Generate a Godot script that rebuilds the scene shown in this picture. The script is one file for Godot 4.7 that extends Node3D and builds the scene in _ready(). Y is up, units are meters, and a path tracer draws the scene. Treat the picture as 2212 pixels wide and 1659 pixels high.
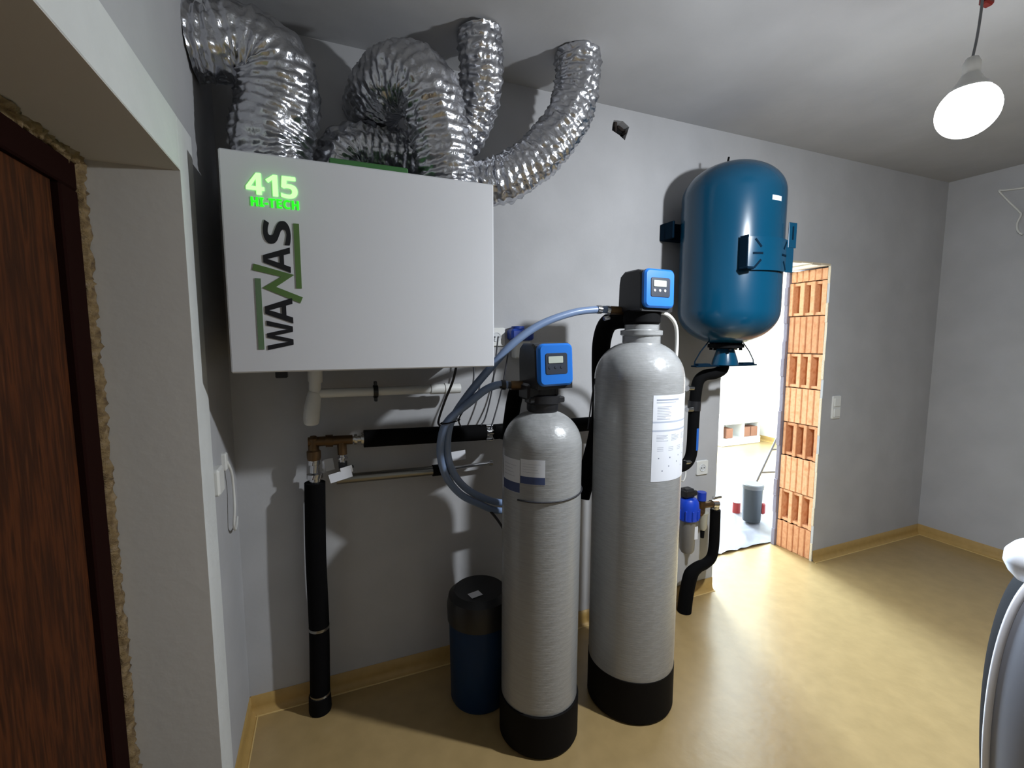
extends Node3D

# ---------------------------------------------------------------- geometry collector
const FLAT := 0xFFFFFFFF

class Geo:
	var st := SurfaceTool.new()
	var o := Vector3.ZERO
	var grp := 1
	func _init(origin := Vector3.ZERO):
		o = origin
		st.begin(Mesh.PRIMITIVE_TRIANGLES)
	func tri(a: Vector3, b: Vector3, c: Vector3, g := FLAT, ua := Vector2.ZERO, ub := Vector2.ZERO, uc := Vector2.ZERO):
		# given counter-clockwise seen from outside
		st.set_smooth_group(g)
		st.set_uv(ua)
		st.add_vertex(a - o)
		st.set_smooth_group(g)
		st.set_uv(uc)
		st.add_vertex(c - o)
		st.set_smooth_group(g)
		st.set_uv(ub)
		st.add_vertex(b - o)
	func quad(a: Vector3, b: Vector3, c: Vector3, d: Vector3, g := FLAT, ua := Vector2.ZERO, ub := Vector2(1, 0), uc := Vector2(1, 1), ud := Vector2(0, 1)):
		tri(a, b, c, g, ua, ub, uc)
		tri(a, c, d, g, ua, uc, ud)
	func tri_out(a: Vector3, b: Vector3, c: Vector3, mid: Vector3, g := FLAT):
		if (b - a).cross(c - a).dot((a + b + c) / 3.0 - mid) < 0.0:
			tri(a, c, b, g)
		else:
			tri(a, b, c, g)
	func quad_out(a: Vector3, b: Vector3, c: Vector3, d: Vector3, mid: Vector3, g := FLAT):
		if (b - a).cross(c - a).dot((a + b + c + d) / 4.0 - mid) < 0.0:
			quad(a, d, c, b, g)
		else:
			quad(a, b, c, d, g)
	func corner(sg: Vector3, k: int, c: Vector3, h: Vector3, bev: float, xf: Transform3D) -> Vector3:
		var p := Vector3(sg.x * (h.x - bev), sg.y * (h.y - bev), sg.z * (h.z - bev))
		p[k] = sg[k] * h[k]
		return xf * (c + p)
	func box(c: Vector3, s: Vector3, bev := 0.0, xf := Transform3D()):
		var h := s / 2.0
		bev = minf(bev, minf(h.x, minf(h.y, h.z)) * 0.9)
		var mid := xf * c
		for k in 3:
			var l := (k + 1) % 3
			var m := (k + 2) % 3
			for s1 in [-1.0, 1.0]:
				var q := []
				for t in [[-1.0, -1.0], [1.0, -1.0], [1.0, 1.0], [-1.0, 1.0]]:
					var sg := Vector3()
					sg[k] = s1
					sg[l] = t[0]
					sg[m] = t[1]
					q.append(corner(sg, k, c, h, bev, xf))
				quad_out(q[0], q[1], q[2], q[3], mid)
				if bev > 0.0:
					for s2 in [-1.0, 1.0]:
						var a := Vector3()
						a[k] = s1
						a[l] = s2
						var b := a
						a[m] = -1.0
						b[m] = 1.0
						quad_out(corner(a, k, c, h, bev, xf), corner(b, k, c, h, bev, xf), corner(b, l, c, h, bev, xf), corner(a, l, c, h, bev, xf), mid)
		if bev > 0.0:
			for sx in [-1.0, 1.0]:
				for sy in [-1.0, 1.0]:
					for sz in [-1.0, 1.0]:
						var sg := Vector3(sx, sy, sz)
						tri_out(corner(sg, 0, c, h, bev, xf), corner(sg, 1, c, h, bev, xf), corner(sg, 2, c, h, bev, xf), mid)
	func span(a: Vector3, b: Vector3, bev := 0.0):
		box((a + b) / 2.0, (b - a).abs(), bev)
	func lathe(prof: Array, xf := Transform3D(), segs := 32, a0 := 0.0, a1 := TAU, sharp := 35.0):
		# profile of (radius, height), going up along the outside
		grp += 1
		for i in prof.size() - 1:
			var p: Vector2 = prof[i]
			var q: Vector2 = prof[i + 1]
			if i > 0:
				var before: Vector2 = prof[i] - prof[i - 1]
				if absf(before.angle_to(q - p)) > deg_to_rad(sharp):
					grp += 1
			for j in segs:
				var u := lerpf(a0, a1, float(j) / segs)
				var v := lerpf(a0, a1, float(j + 1) / segs)
				var pa := xf * Vector3(p.x * cos(v), p.y, p.x * sin(v))
				var pb := xf * Vector3(p.x * cos(u), p.y, p.x * sin(u))
				var qa := xf * Vector3(q.x * cos(v), q.y, q.x * sin(v))
				var qb := xf * Vector3(q.x * cos(u), q.y, q.x * sin(u))
				var fu := 1.0 - float(j) / segs
				var fv := 1.0 - float(j + 1) / segs
				var hp := float(i) / (prof.size() - 1)
				var hq := float(i + 1) / (prof.size() - 1)
				if p.x > 1e-6:
					tri(pa, pb, qb, grp, Vector2(fv, 1 - hp), Vector2(fu, 1 - hp), Vector2(fu, 1 - hq))
				if q.x > 1e-6:
					tri(pa, qb, qa, grp, Vector2(fv, 1 - hp), Vector2(fu, 1 - hq), Vector2(fv, 1 - hq))
	func tube(path: Array, rad, segs := 12, caps := true, crumple: FastNoiseLite = null, rib_deep := 0.0065, crease := 1.0):
		grp += 1
		var n := path.size()
		var t0: Vector3 = (path[1] - path[0]).normalized()
		var nx := t0.cross(Vector3(0.31, 0.87, 0.38)).normalized()
		var rings := []
		var along := 0.0
		for i in n:
			var t: Vector3
			if i == 0:
				t = path[1] - path[0]
			elif i == n - 1:
				t = path[n - 1] - path[n - 2]
			else:
				t = (path[i + 1] - path[i]).normalized() + (path[i] - path[i - 1]).normalized()
			t = t.normalized()
			nx = (nx - t * nx.dot(t)).normalized()
			var b := t.cross(nx)
			if i > 0:
				along += (path[i] - path[i - 1]).length()
			var r: float = rad[i] if rad is Array else rad
			var ring := []
			for j in segs:
				var a := TAU * j / segs
				var rr := r
				if crumple:
					var rib := 0.5 + 0.5 * cos(TAU * (along / 0.03 + a / TAU + 0.25 * crumple.get_noise_3d(along * 9.0, cos(a), sin(a))))
					rr = r + rib_deep * (rib - 0.5)
					rr += 0.011 * crease * crumple.get_noise_3d(along * 7.0, cos(a) * 1.6, sin(a) * 1.6)
					rr += 0.008 * crease * crumple.get_noise_3d(along * 38.0, cos(a) * 3.6 + 20.0, sin(a) * 3.6)
					rr += 0.005 * crease * crumple.get_noise_3d(along * 26.0 + 9.0, cos(a) * 9.0, sin(a) * 9.0 + 30.0)
				ring.append(path[i] + (nx * cos(a) + b * sin(a)) * rr)
			rings.append(ring)
		for i in n - 1:
			for j in segs:
				var k := (j + 1) % segs
				var uj := float(j) / segs
				var uk := float(j + 1) / segs
				var vi := float(i) / (n - 1)
				var vk := float(i + 1) / (n - 1)
				quad(rings[i][j], rings[i][k], rings[i + 1][k], rings[i + 1][j], grp, Vector2(uj, vi), Vector2(uk, vi), Vector2(uk, vk), Vector2(uj, vk))
		if caps:
			for j in segs:
				var k := (j + 1) % segs
				tri(path[0], rings[0][k], rings[0][j])
				tri(path[n - 1], rings[n - 1][j], rings[n - 1][k])
	func rod(a: Vector3, b: Vector3, r, segs := 16):
		tube([a, b], r, segs)
	func extrude(poly: PackedVector2Array, depth: float, xf := Transform3D(), bev := 0.0):
		# polygon in xy, from z = 0 to z = depth; the front edge may be bevelled
		var area := 0.0
		for i in poly.size():
			area += poly[i].cross(poly[(i + 1) % poly.size()])
		if area < 0.0:
			poly.reverse()
		var n := poly.size()
		var inset := PackedVector2Array()
		for i in n:
			var e0 := (poly[i] - poly[(i + n - 1) % n]).normalized()
			var e1 := (poly[(i + 1) % n] - poly[i]).normalized()
			var nn := Vector2(-e0.y, e0.x) + Vector2(-e1.y, e1.x)
			nn = nn.normalized()
			inset.append(poly[i] + nn * bev)
		var ids := Geometry2D.triangulate_polygon(poly)
		var front := inset if bev > 0.0 else poly
		for i in range(0, ids.size(), 3):
			var a := ids[i]
			var b := ids[i + 1]
			var c := ids[i + 2]
			if (poly[b] - poly[a]).cross(poly[c] - poly[a]) < 0.0:
				var sw := b
				b = c
				c = sw
			tri(xf * v3(front[a], depth), xf * v3(front[b], depth), xf * v3(front[c], depth), FLAT, front[a], front[b], front[c])
			tri(xf * v3(poly[a], 0), xf * v3(poly[c], 0), xf * v3(poly[b], 0))
		grp += 1
		for i in n:
			var k := (i + 1) % n
			var zt := depth - bev
			quad(xf * v3(poly[i], 0), xf * v3(poly[k], 0), xf * v3(poly[k], zt), xf * v3(poly[i], zt))
			if bev > 0.0:
				quad(xf * v3(poly[i], zt), xf * v3(poly[k], zt), xf * v3(front[k], depth), xf * v3(front[i], depth))
	func v3(p: Vector2, z: float) -> Vector3:
		return Vector3(p.x, p.y, z)
	func arc_sheet(cx: float, cz: float, r: float, a0: float, a1: float, y0: float, y1: float, thick: float, segs := 16, lean := 0.0):
		# a bent sheet round a vertical axis; texture runs left to right seen from outside
		grp += 1
		for j in segs:
			var f := float(j) / segs
			var g := float(j + 1) / segs
			var u := lerpf(a0, a1, f)
			var v := lerpf(a0, a1, g)
			var pts := []
			for rr in [r, r + thick]:
				for aa in [u, v]:
					for yy in [y0, y1]:
						pts.append(Vector3(cx + lean * yy + rr * cos(aa), yy, cz + rr * sin(aa)))
			var s := 1.0 if a1 < a0 else -1.0
			# outside
			if s > 0:
				quad(pts[4], pts[6], pts[7], pts[5], grp, Vector2(f, 1), Vector2(g, 1), Vector2(g, 0), Vector2(f, 0))
				quad(pts[0], pts[1], pts[3], pts[2])
			quad_out(pts[5], pts[7], pts[3], pts[1], (pts[0] + pts[6]) / 2.0)
			quad_out(pts[4], pts[6], pts[2], pts[0], (pts[1] + pts[7]) / 2.0)
			if j == 0:
				quad_out(pts[0], pts[1], pts[5], pts[4], (pts[2] + pts[7]) / 2.0)
			if j == segs - 1:
				quad_out(pts[2], pts[3], pts[7], pts[6], (pts[0] + pts[5]) / 2.0)

# ---------------------------------------------------------------- names, parts, things
var taken := {}
var M := {}

func numbered(called: String) -> String:
	var k: int = taken.get(called, 0)
	taken[called] = k + 1
	return called if k == 0 else "%s_%03d" % [called, k]

func tag(o: Node, label := "", category := "", group := "", kind := ""):
	for p in [["label", label], ["category", category], ["group", group], ["kind", kind]]:
		if p[1]:
			o.set_meta(p[0], p[1])
	return o

func thing(called: String, label: String, category: String, at := Vector3.ZERO, group := "") -> Node3D:
	var n := Node3D.new()
	n.name = numbered(called)
	n.position = at
	add_child(n)
	tag(n, label, category, group)
	return n

func origin_of(p: Node) -> Vector3:
	var o := Vector3.ZERO
	while p is Node3D and p != self:
		o += (p as Node3D).position
		p = p.get_parent()
	return o

func geo(parent: Node = null) -> Geo:
	return Geo.new(origin_of(parent) if parent else Vector3.ZERO)

func part(parent: Node, called: String, g: Geo, m: Material, label := "") -> MeshInstance3D:
	g.st.generate_normals()
	var mi := MeshInstance3D.new()
	mi.mesh = g.st.commit()
	mi.material_override = m
	var k := 0
	var nm := called
	while parent.has_node(nm):
		k += 1
		nm = "%s_%03d" % [called, k]
	mi.name = nm
	parent.add_child(mi, true)
	if label:
		mi.set_meta("label", label)
	return mi

func solo(called: String, g: Geo, m: Material, label: String, category: String, group := "") -> MeshInstance3D:
	g.st.generate_normals()
	var mi := MeshInstance3D.new()
	mi.mesh = g.st.commit()
	mi.material_override = m
	mi.position = g.o
	mi.name = numbered(called)
	add_child(mi)
	tag(mi, label, category, group)
	return mi

func struct(called: String, g: Geo, m: Material, label := "", category := "") -> MeshInstance3D:
	var mi := solo(called, g, m, label, category)
	mi.set_meta("kind", "structure")
	return mi

func at(x: float, y: float, z: float, rot := Vector3.ZERO) -> Transform3D:
	return Transform3D(Basis.from_euler(rot * PI / 180.0), Vector3(x, y, z))

func smooth_path(pts: Array, per := 8) -> Array:
	var out := []
	for i in pts.size() - 1:
		var p0: Vector3 = pts[maxi(i - 1, 0)]
		var p1: Vector3 = pts[i]
		var p2: Vector3 = pts[i + 1]
		var p3: Vector3 = pts[mini(i + 2, pts.size() - 1)]
		for k in per:
			var t := float(k) / per
			out.append(0.5 * ((2.0 * p1) + (p2 - p0) * t + (2.0 * p0 - 5.0 * p1 + 4.0 * p2 - p3) * t * t + (3.0 * p1 - p0 - 3.0 * p2 + p3) * t * t * t))
	out.append(pts[-1])
	return out

func rrect(w: float, h: float, r: float, n := 5) -> PackedVector2Array:
	var p := PackedVector2Array()
	for q in [[1, 1, 0.0], [-1, 1, 90.0], [-1, -1, 180.0], [1, -1, 270.0]]:
		for k in n + 1:
			var a := deg_to_rad(q[2] + 90.0 * k / n)
			p.append(Vector2(q[0] * (w / 2 - r) + r * cos(a), q[1] * (h / 2 - r) + r * sin(a)))
	return p

# ---------------------------------------------------------------- materials
func noise_tex(freq: float, as_normal := false, bump := 4.0, ramp: Gradient = null, size := 512, octaves := 4, kind := FastNoiseLite.TYPE_SIMPLEX_SMOOTH, sd := 3) -> NoiseTexture2D:
	var f := FastNoiseLite.new()
	f.noise_type = kind
	f.frequency = freq
	f.fractal_octaves = octaves
	f.seed = sd
	var t := NoiseTexture2D.new()
	t.width = size
	t.height = size
	t.seamless = true
	t.noise = f
	t.as_normal_map = as_normal
	t.bump_strength = bump
	if ramp:
		t.color_ramp = ramp
	return t

func ramp(cols: Array) -> Gradient:
	var g := Gradient.new()
	var steps := []
	for i in cols.size():
		steps.append(float(i) / (cols.size() - 1))
	g.offsets = PackedFloat32Array(steps)
	g.colors = PackedColorArray(cols)
	return g

func mat(c: Color, rough := 0.6, metal := 0.0) -> StandardMaterial3D:
	var m := StandardMaterial3D.new()
	m.albedo_color = c
	m.roughness = rough
	m.metallic = metal
	return m

func textured(m: StandardMaterial3D, tex: Texture2D, scale: Vector3, normal: Texture2D = null, nscale := 1.0) -> StandardMaterial3D:
	m.uv1_triplanar = true
	m.uv1_world_triplanar = true
	m.uv1_scale = scale
	if tex:
		m.albedo_texture = tex
	if normal:
		m.normal_enabled = true
		m.normal_texture = normal
		m.normal_scale = nscale
	return m

func rgb(r: int, g: int, b: int) -> Color:
	return Color8(r, g, b)

func make_materials():
	var plaster_n := noise_tex(0.03, true, 3.0, null, 512, 5)
	var plaster_c := noise_tex(0.006, false, 1.0, ramp([Color(0.95, 0.95, 0.95), Color(1, 1, 1)]), 512, 4)
	M.wall = textured(mat(WALL, 0.85), plaster_c, Vector3.ONE * 0.8, plaster_n, 0.1)
	M.ceiling = textured(mat(CEIL, 0.9), plaster_c, Vector3.ONE * 0.7, plaster_n, 0.1)
	M.surround = textured(mat(rgb(222, 224, 222), 0.8), plaster_c, Vector3.ONE, plaster_n, 0.3)
	M.reveal = textured(mat(rgb(196, 192, 186), 0.9), null, Vector3.ONE * 1.5, plaster_n, 0.1)
	M.far_wall = textured(mat(rgb(232, 228, 218), 0.9), plaster_c, Vector3.ONE)
	var floor_c := noise_tex(0.02, false, 1.0, ramp([Color(0.93, 0.93, 0.92), Color(1, 1, 1)]), 512, 5)
	M.floor = textured(mat(FLOOR, 0.3), floor_c, Vector3.ONE * 0.9, noise_tex(0.05, true, 2.0, null, 512, 3), 0.08)
	M.floor.metallic_specular = 0.68
	M.back_wall = mat(rgb(140, 134, 124), 0.9)
	M.base = textured(mat(rgb(184, 150, 88), 0.45), floor_c, Vector3.ONE * 2.0)
	M.bead = mat(rgb(205, 176, 116), 0.4)
	M.unit = mat(rgb(216, 217, 221), 0.38)
	M.casing = mat(rgb(120, 122, 126), 0.5)
	M.green = mat(rgb(60, 112, 58), 0.5)
	M.logo_green = mat(rgb(88, 118, 62), 0.5)
	M.logo_pale = mat(rgb(98, 124, 92), 0.5)
	M.logo_black = mat(rgb(18, 18, 24), 0.5)
	M.black_plastic = mat(rgb(26, 26, 29), 0.42)
	M.matt_black = mat(rgb(16, 16, 17), 0.75)
	M.foam = textured(mat(rgb(11, 11, 12), 0.85), null, Vector3.ONE * 8.0, noise_tex(0.06, true, 3.0), 0.4)
	M.band = mat(rgb(14, 12, 12), 0.7)
	M.band.metallic_specular = 0.25
	M.foam.metallic_specular = 0.2
	M.matt_black.metallic_specular = 0.2
	var wind := noise_tex(0.03, true, 6.0, null, 512, 4)
	M.fibre = textured(mat(rgb(157, 158, 159), 0.33), noise_tex(0.02, false, 1.0, ramp([Color(0.88, 0.88, 0.87), Color(1, 1, 1)]), 512, 4), Vector3(1.2, 14.0, 1.2), wind, 0.35)
	M.fibre.clearcoat_enabled = true
	M.fibre.clearcoat = 0.6
	M.fibre.clearcoat_roughness = 0.2
	M.blue_cover = mat(rgb(34, 112, 204), 0.3)
	M.display_dark = mat(rgb(52, 58, 70), 0.3)
	M.lcd = mat(rgb(178, 186, 176), 0.25)
	M.button = mat(rgb(210, 212, 214), 0.4)
	M.brine_blue = mat(rgb(20, 46, 78), 0.5)
	M.brine_blue.metallic_specular = 0.3
	M.vessel = mat(rgb(2, 61, 88), 0.26)
	M.vessel.clearcoat_enabled = true
	M.vessel.metallic_specular = 0.4
	M.vessel.clearcoat = 0.3
	M.vessel.clearcoat_roughness = 0.12
	M.slot = mat(rgb(4, 26, 42), 0.85)
	M.slot.metallic_specular = 0.2
	M.white_plastic = mat(rgb(222, 222, 218), 0.45)
	M.paper = mat(rgb(228, 230, 236), 0.6)
	M.paper2 = mat(rgb(205, 208, 214), 0.6)
	M.brass = mat(rgb(104, 82, 58), 0.42, 0.9)
	M.chrome = mat(rgb(205, 206, 208), 0.18, 1.0)
	M.steel = mat(rgb(150, 148, 142), 0.35, 1.0)
	M.hose = mat(rgb(118, 138, 172), 0.35)
	M.foil = textured(mat(rgb(204, 205, 210), 0.28, 1.0), null, Vector3.ONE * 4.0, noise_tex(0.02, true, 12.0, null, 512, 4, FastNoiseLite.TYPE_CELLULAR), 0.5)
	M.cable = mat(rgb(38, 38, 44), 0.5)
	M.white_cable = mat(rgb(214, 213, 208), 0.5)
	var wood := noise_tex(0.02, false, 1.0, ramp([rgb(36, 18, 8), rgb(80, 42, 19), rgb(52, 27, 13), rgb(94, 52, 25)]), 512, 5)
	M.wood = textured(mat(Color.WHITE, 0.65), wood, Vector3(3.0, 0.28, 3.0), noise_tex(0.05, true, 2.0), 0.2)
	M.wood.metallic_specular = 0.25
	M.frame = mat(rgb(30, 12, 9), 0.85)
	M.frame.metallic_specular = 0.15
	M.seal = textured(mat(Color.WHITE, 0.95), noise_tex(0.02, false, 1.0, ramp([rgb(60, 44, 32), rgb(128, 106, 70), rgb(150, 132, 112)]), 256), Vector3.ONE * 6.0, noise_tex(0.06, true, 8.0), 1.0)
	M.clay = textured(mat(Color.WHITE, 0.9), noise_tex(0.02, false, 1.0, ramp([rgb(216, 148, 102), rgb(236, 182, 138), rgb(224, 162, 116)]), 256), Vector3.ONE * 3.0, noise_tex(0.06, true, 4.0), 0.4)
	M.clay_dark = textured(mat(rgb(236, 226, 220), 0.9), M.clay.albedo_texture, Vector3.ONE * 2.3, M.clay.normal_texture, 0.4)
	M.mortar = textured(mat(rgb(214, 200, 176), 0.95), null, Vector3.ONE * 5.0, noise_tex(0.05, true, 6.0), 0.8)
	M.edge_grey = textured(mat(rgb(140, 134, 146), 0.9), null, Vector3.ONE * 5.0, M.mortar.normal_texture, 0.8)
	M.hole = textured(mat(rgb(52, 44, 40), 0.95), null, Vector3.ONE * 5.0, M.mortar.normal_texture, 1.0)
	M.bucket = mat(rgb(46, 50, 52), 0.5)
	M.bucket_rim = mat(rgb(84, 84, 82), 0.5)
	M.red = mat(rgb(140, 38, 32), 0.5)
	M.sheet = mat(rgb(118, 116, 118), 0.35)
	M.alu = mat(rgb(70, 62, 56), 0.6)
	M.brown_box = mat(rgb(140, 98, 78), 0.8)
	M.jacket = mat(rgb(104, 105, 112), 0.45)
	M.jacket_dark = mat(rgb(14, 13, 16), 0.75)
	M.jacket_dark.metallic_specular = 0.15
	M.piping = mat(rgb(214, 214, 220), 0.25)
	M.lid_white = mat(rgb(226, 230, 240), 0.4)
	M.bulb = mat(Color.WHITE, 0.4)
	M.bulb.emission_enabled = true
	M.bulb.emission = rgb(255, 252, 250)
	M.bulb.emission_energy_multiplier = 12.0
	M.led = mat(rgb(60, 200, 60), 0.4)
	M.led.emission_enabled = true
	M.led.emission = Color(0.55, 1.0, 0.48)
	M.led.emission_energy_multiplier = 2.6
	M.led2 = mat(rgb(30, 160, 30), 0.4)
	M.led2.emission_enabled = true
	M.led2.emission = Color(0.12, 0.98, 0.08)
	M.led2.emission_energy_multiplier = 1.5

const WALL := Color8(184, 184, 186)
const CEIL := Color8(176, 176, 178)
const FLOOR := Color8(170, 144, 98)

const LAMP_AT := Vector3(1.891, 2.103, 1.287)
const W := 4.59
const H := 2.65
const ZB := 4.2

func _ready():
	# ---------------- camera
	var cam := Camera3D.new()
	cam.name = "camera"
	cam.keep_aspect = Camera3D.KEEP_HEIGHT
	cam.fov = rad_to_deg(2.0 * atan(829.5 / 983.6))
	cam.near = 0.02
	cam.far = 60.0
	cam.basis = Basis(Vector3.UP, -0.3874) * Basis(Vector3.RIGHT, -0.0996) * Basis(Vector3.BACK, -0.0005)
	cam.position = Vector3(0.3392, 1.5212, 1.988)
	add_child(cam)
	# ---------------- sky, exposure
	var we := WorldEnvironment.new()
	we.name = "environment"
	var env := Environment.new()
	env.background_mode = Environment.BG_COLOR
	env.background_color = Color(0.85, 0.92, 1.0)
	env.background_energy_multiplier = 1.5
	env.tonemap_mode = Environment.TONE_MAPPER_LINEAR
	env.tonemap_exposure = 1.0
	env.sdfgi_enabled = true
	env.ssao_enabled = true
	env.ssil_enabled = true
	we.environment = env
	add_child(we)
	# ---------------- the bare bulb and the daylight of the next room
	var lamp := OmniLight3D.new()
	lamp.name = "bulb_light"
	lamp.position = LAMP_AT + Vector3(0, 0.022, 0)
	lamp.light_color = Color(0.95, 0.975, 1.0)
	lamp.light_energy = 1.5
	lamp.light_size = 0.032
	lamp.omni_range = 12.0
	lamp.omni_attenuation = 2.0
	lamp.shadow_enabled = true
	add_child(lamp)
	# an LED bulb throws most of its light downwards
	var down := SpotLight3D.new()
	down.name = "bulb_down_light"
	down.position = LAMP_AT + Vector3(0, 0.022, 0)
	down.rotation = Vector3(-PI / 2, 0, 0)
	down.spot_angle = 89.5
	down.spot_angle_attenuation = 1.0
	down.light_color = Color(0.95, 0.975, 1.0)
	down.light_energy = 2.0
	down.light_size = 0.032
	down.spot_range = 12.0
	down.spot_attenuation = 2.0
	down.shadow_enabled = true
	add_child(down)
	var day := AreaLight3D.new()
	day.name = "window_daylight"
	day.area_size = Vector2(1.0, 1.3)
	day.position = Vector3(3.95, 1.5, -3.1)
	day.rotation = Vector3(0, PI, 0)
	day.light_color = Color(0.82, 0.91, 1.0)
	day.light_energy = 80.0
	day.area_range = 14.0
	day.area_attenuation = 2.0
	day.shadow_enabled = true
	add_child(day)

	make_materials()
	room()
	next_room()
	unit()
	ducts()
	softeners()
	vessel()
	pipes_left()
	pipes_right()
	small_wall_things()
	bulb()
	jacket_tank()

# ---------------------------------------------------------------- the room
const DX0 := 2.465
const DX1 := 3.365
const DH := 1.985

func hole_ring(g: Geo, x0: float, x1: float, y0: float, y1: float, hole: Array, z0: float, z1: float):
	# a rectangle of wall with an irregular hole through it, as a left and a right half
	var lowest := 0
	var highest := 0
	for i in hole.size():
		if hole[i].y < hole[lowest].y:
			lowest = i
		if hole[i].y > hole[highest].y:
			highest = i
	var n := hole.size()
	var right := PackedVector2Array([Vector2(hole[highest].x, y1), Vector2(hole[lowest].x, y0)])
	right = PackedVector2Array([Vector2(hole[lowest].x, y0), Vector2(x1, y0), Vector2(x1, y1), Vector2(hole[highest].x, y1)])
	var i := highest
	while i != lowest:
		right.append(hole[i])
		i = (i + 1) % n
	right.append(hole[lowest])
	var left := PackedVector2Array([Vector2(hole[highest].x, y1), Vector2(x0, y1), Vector2(x0, y0), Vector2(hole[lowest].x, y0)])
	i = lowest
	while i != highest:
		left.append(hole[i])
		i = (i + 1) % n
	left.append(hole[highest])
	for p in [right, left]:
		g.extrude(p, z1 - z0, at(0, 0, z0))

func room():
	var g := geo()
	g.span(Vector3(-0.6, -0.12, -0.30), Vector3(W + 0.25, 0, ZB + 0.2))
	struct("floor", g, M.floor)
	g = geo()
	g.span(Vector3(-0.6, H, -0.3), Vector3(W + 0.25, H + 0.15, ZB + 0.2))
	struct("ceiling", g, M.ceiling)
	# main wall with the door opening and the knocked hole
	g = geo()
	g.span(Vector3(-0.25, 0, -0.30), Vector3(DX0, 2.40, 0))
	g.span(Vector3(-0.25, 2.40, -0.30), Vector3(1.6, H, 0))
	g.span(Vector3(1.9, 2.40, -0.30), Vector3(DX0, H, 0))
	g.span(Vector3(1.6, 2.40, -0.30), Vector3(1.9, H, -0.20))
	# clockwise from the top so that the right half runs highest -> lowest
	hole_ring(g, 1.6, 1.9, 2.40, H, [Vector2(1.690, 2.587), Vector2(1.742, 2.592), Vector2(1.782, 2.570), Vector2(1.772, 2.540), Vector2(1.758, 2.503), Vector2(1.722, 2.523), Vector2(1.681, 2.538), Vector2(1.684, 2.565)], -0.20, 0.0)
	g.span(Vector3(DX0, DH + 0.012, -0.30), Vector3(W + 0.25, H, 0))
	g.span(Vector3(DX1 + 0.13, 0, -0.30), Vector3(W + 0.25, DH + 0.012, 0))
	g.span(Vector3(DX1, 0, -0.016), Vector3(DX1 + 0.13, DH + 0.012, 0))
	var wb := struct("wall_back", g, M.wall)
	g = geo()
	for k in 9:
		var a := k * 0.7
		var p := Vector3(1.729 + 0.047 * cos(a), 2.548 + 0.038 * sin(a), -0.03 - 0.012 * (k % 3))
		var tb := Basis(Vector3(1, 1, 0).normalized(), a * 1.7)
		g.box(p, Vector3(0.022, 0.016, 0.05), 0.005, Transform3D(tb, p - tb * p))
	g.span(Vector3(1.67, 2.49, -0.199), Vector3(1.79, 2.60, -0.19))
	part(wb, "hole_lining", g, M.hole, "dark crumbling inside of a small knocked hole")
	# jamb of hollow clay bricks, eight courses
	var rng := RandomNumberGenerator.new()
	rng.seed = 5
	var tops := [0.0, 0.205, 0.44, 0.69, 0.93, 1.18, 1.42, 1.675, 1.905]
	for k in 9:
		var y0: float = tops[k]
		var y1: float = (tops[k + 1] if k < 8 else DH) - 0.006
		g = geo(wb)
		var jit := rng.randf_range(-0.004, 0.004)
		var x0 := DX1 + 0.004 + jit
		g.span(Vector3(x0 + 0.07, y0, -0.272), Vector3(DX1 + 0.13, y1, -0.016))
		if k % 2 == 1:
			# a course cut through its pockets: ribs standing, three deep slots
			for r in [[-0.272, -0.248], [-0.196, -0.167], [-0.122, -0.095], [-0.047, -0.016]]:
				g.span(Vector3(x0 - 0.002, y0, r[0] + jit), Vector3(x0 + 0.08, y1, r[1]), 0.003)
			g.span(Vector3(x0 + 0.012, y0, -0.27), Vector3(x0 + 0.08, y0 + 0.02, -0.02), 0.003)
			g.span(Vector3(x0 + 0.012, y1 - 0.02, -0.27), Vector3(x0 + 0.08, y1, -0.02), 0.003)
		else:
			for r in 6:
				var z0 := -0.272 + r * 0.0428
				g.span(Vector3(x0 + 0.003 * (r % 2), y0, z0), Vector3(x0 + 0.08, y1, z0 + 0.037), 0.004)
			g.span(Vector3(x0 + 0.009, y0, -0.27), Vector3(x0 + 0.08, y1, -0.018))
		part(wb, "brick", g, M.clay if k % 3 else M.clay_dark)
	g = geo(wb)
	for k in 16:
		var y := k * 0.125
		var dx := 0.006 * sin(k * 1.7) - 0.014
		g.span(Vector3(DX1 + dx, y, -0.30), Vector3(DX1 + 0.13, minf(y + 0.125, DH), -0.273), 0.002)
	part(wb, "plaster_edge", g, M.edge_grey, "rough grey plaster edge beside the bricks")
	g = geo(wb)
	for k in 16:
		var y := k * 0.125
		var dx := 0.003 * sin(k * 2.3) - 0.002
		g.span(Vector3(DX1 + dx, y, -0.0165), Vector3(DX1 + 0.01, minf(y + 0.125, DH), -0.0005), 0.001)
	part(wb, "plaster_edge", g, M.mortar, "pale plaster edge at the front of the bricks")
	g = geo(wb)
	for k in 10:
		var x := DX0 + k * 0.09
		g.span(Vector3(x, DH + 0.004 * sin(k * 2.1), -0.30), Vector3(minf(x + 0.09, DX1 + 0.02), DH + 0.02, -0.001), 0.004)
	part(wb, "lintel_underside", g, M.mortar, "rough pale underside of the opening")
	# left wall with the deep door reveal
	g = geo()
	g.span(Vector3(-0.25, 0, 0), Vector3(0, H, 0.535))
	g.span(Vector3(-0.25, 1.953, 0.535), Vector3(0, H, 1.60))
	g.span(Vector3(-0.25, 0, 1.60), Vector3(0, H, ZB + 0.2))
	var wl := struct("wall_left", g, M.wall)
	g = geo(wl)
	g.span(Vector3(-0.195, 0, 0.5355), Vector3(0.0102, 1.953, 0.537))
	g.span(Vector3(-0.195, 1.951, 0.536), Vector3(0.0102, 1.9528, 1.599))
	g.span(Vector3(-0.195, 0, 1.5985), Vector3(0.0005, 1.953, 1.5995))
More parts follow.
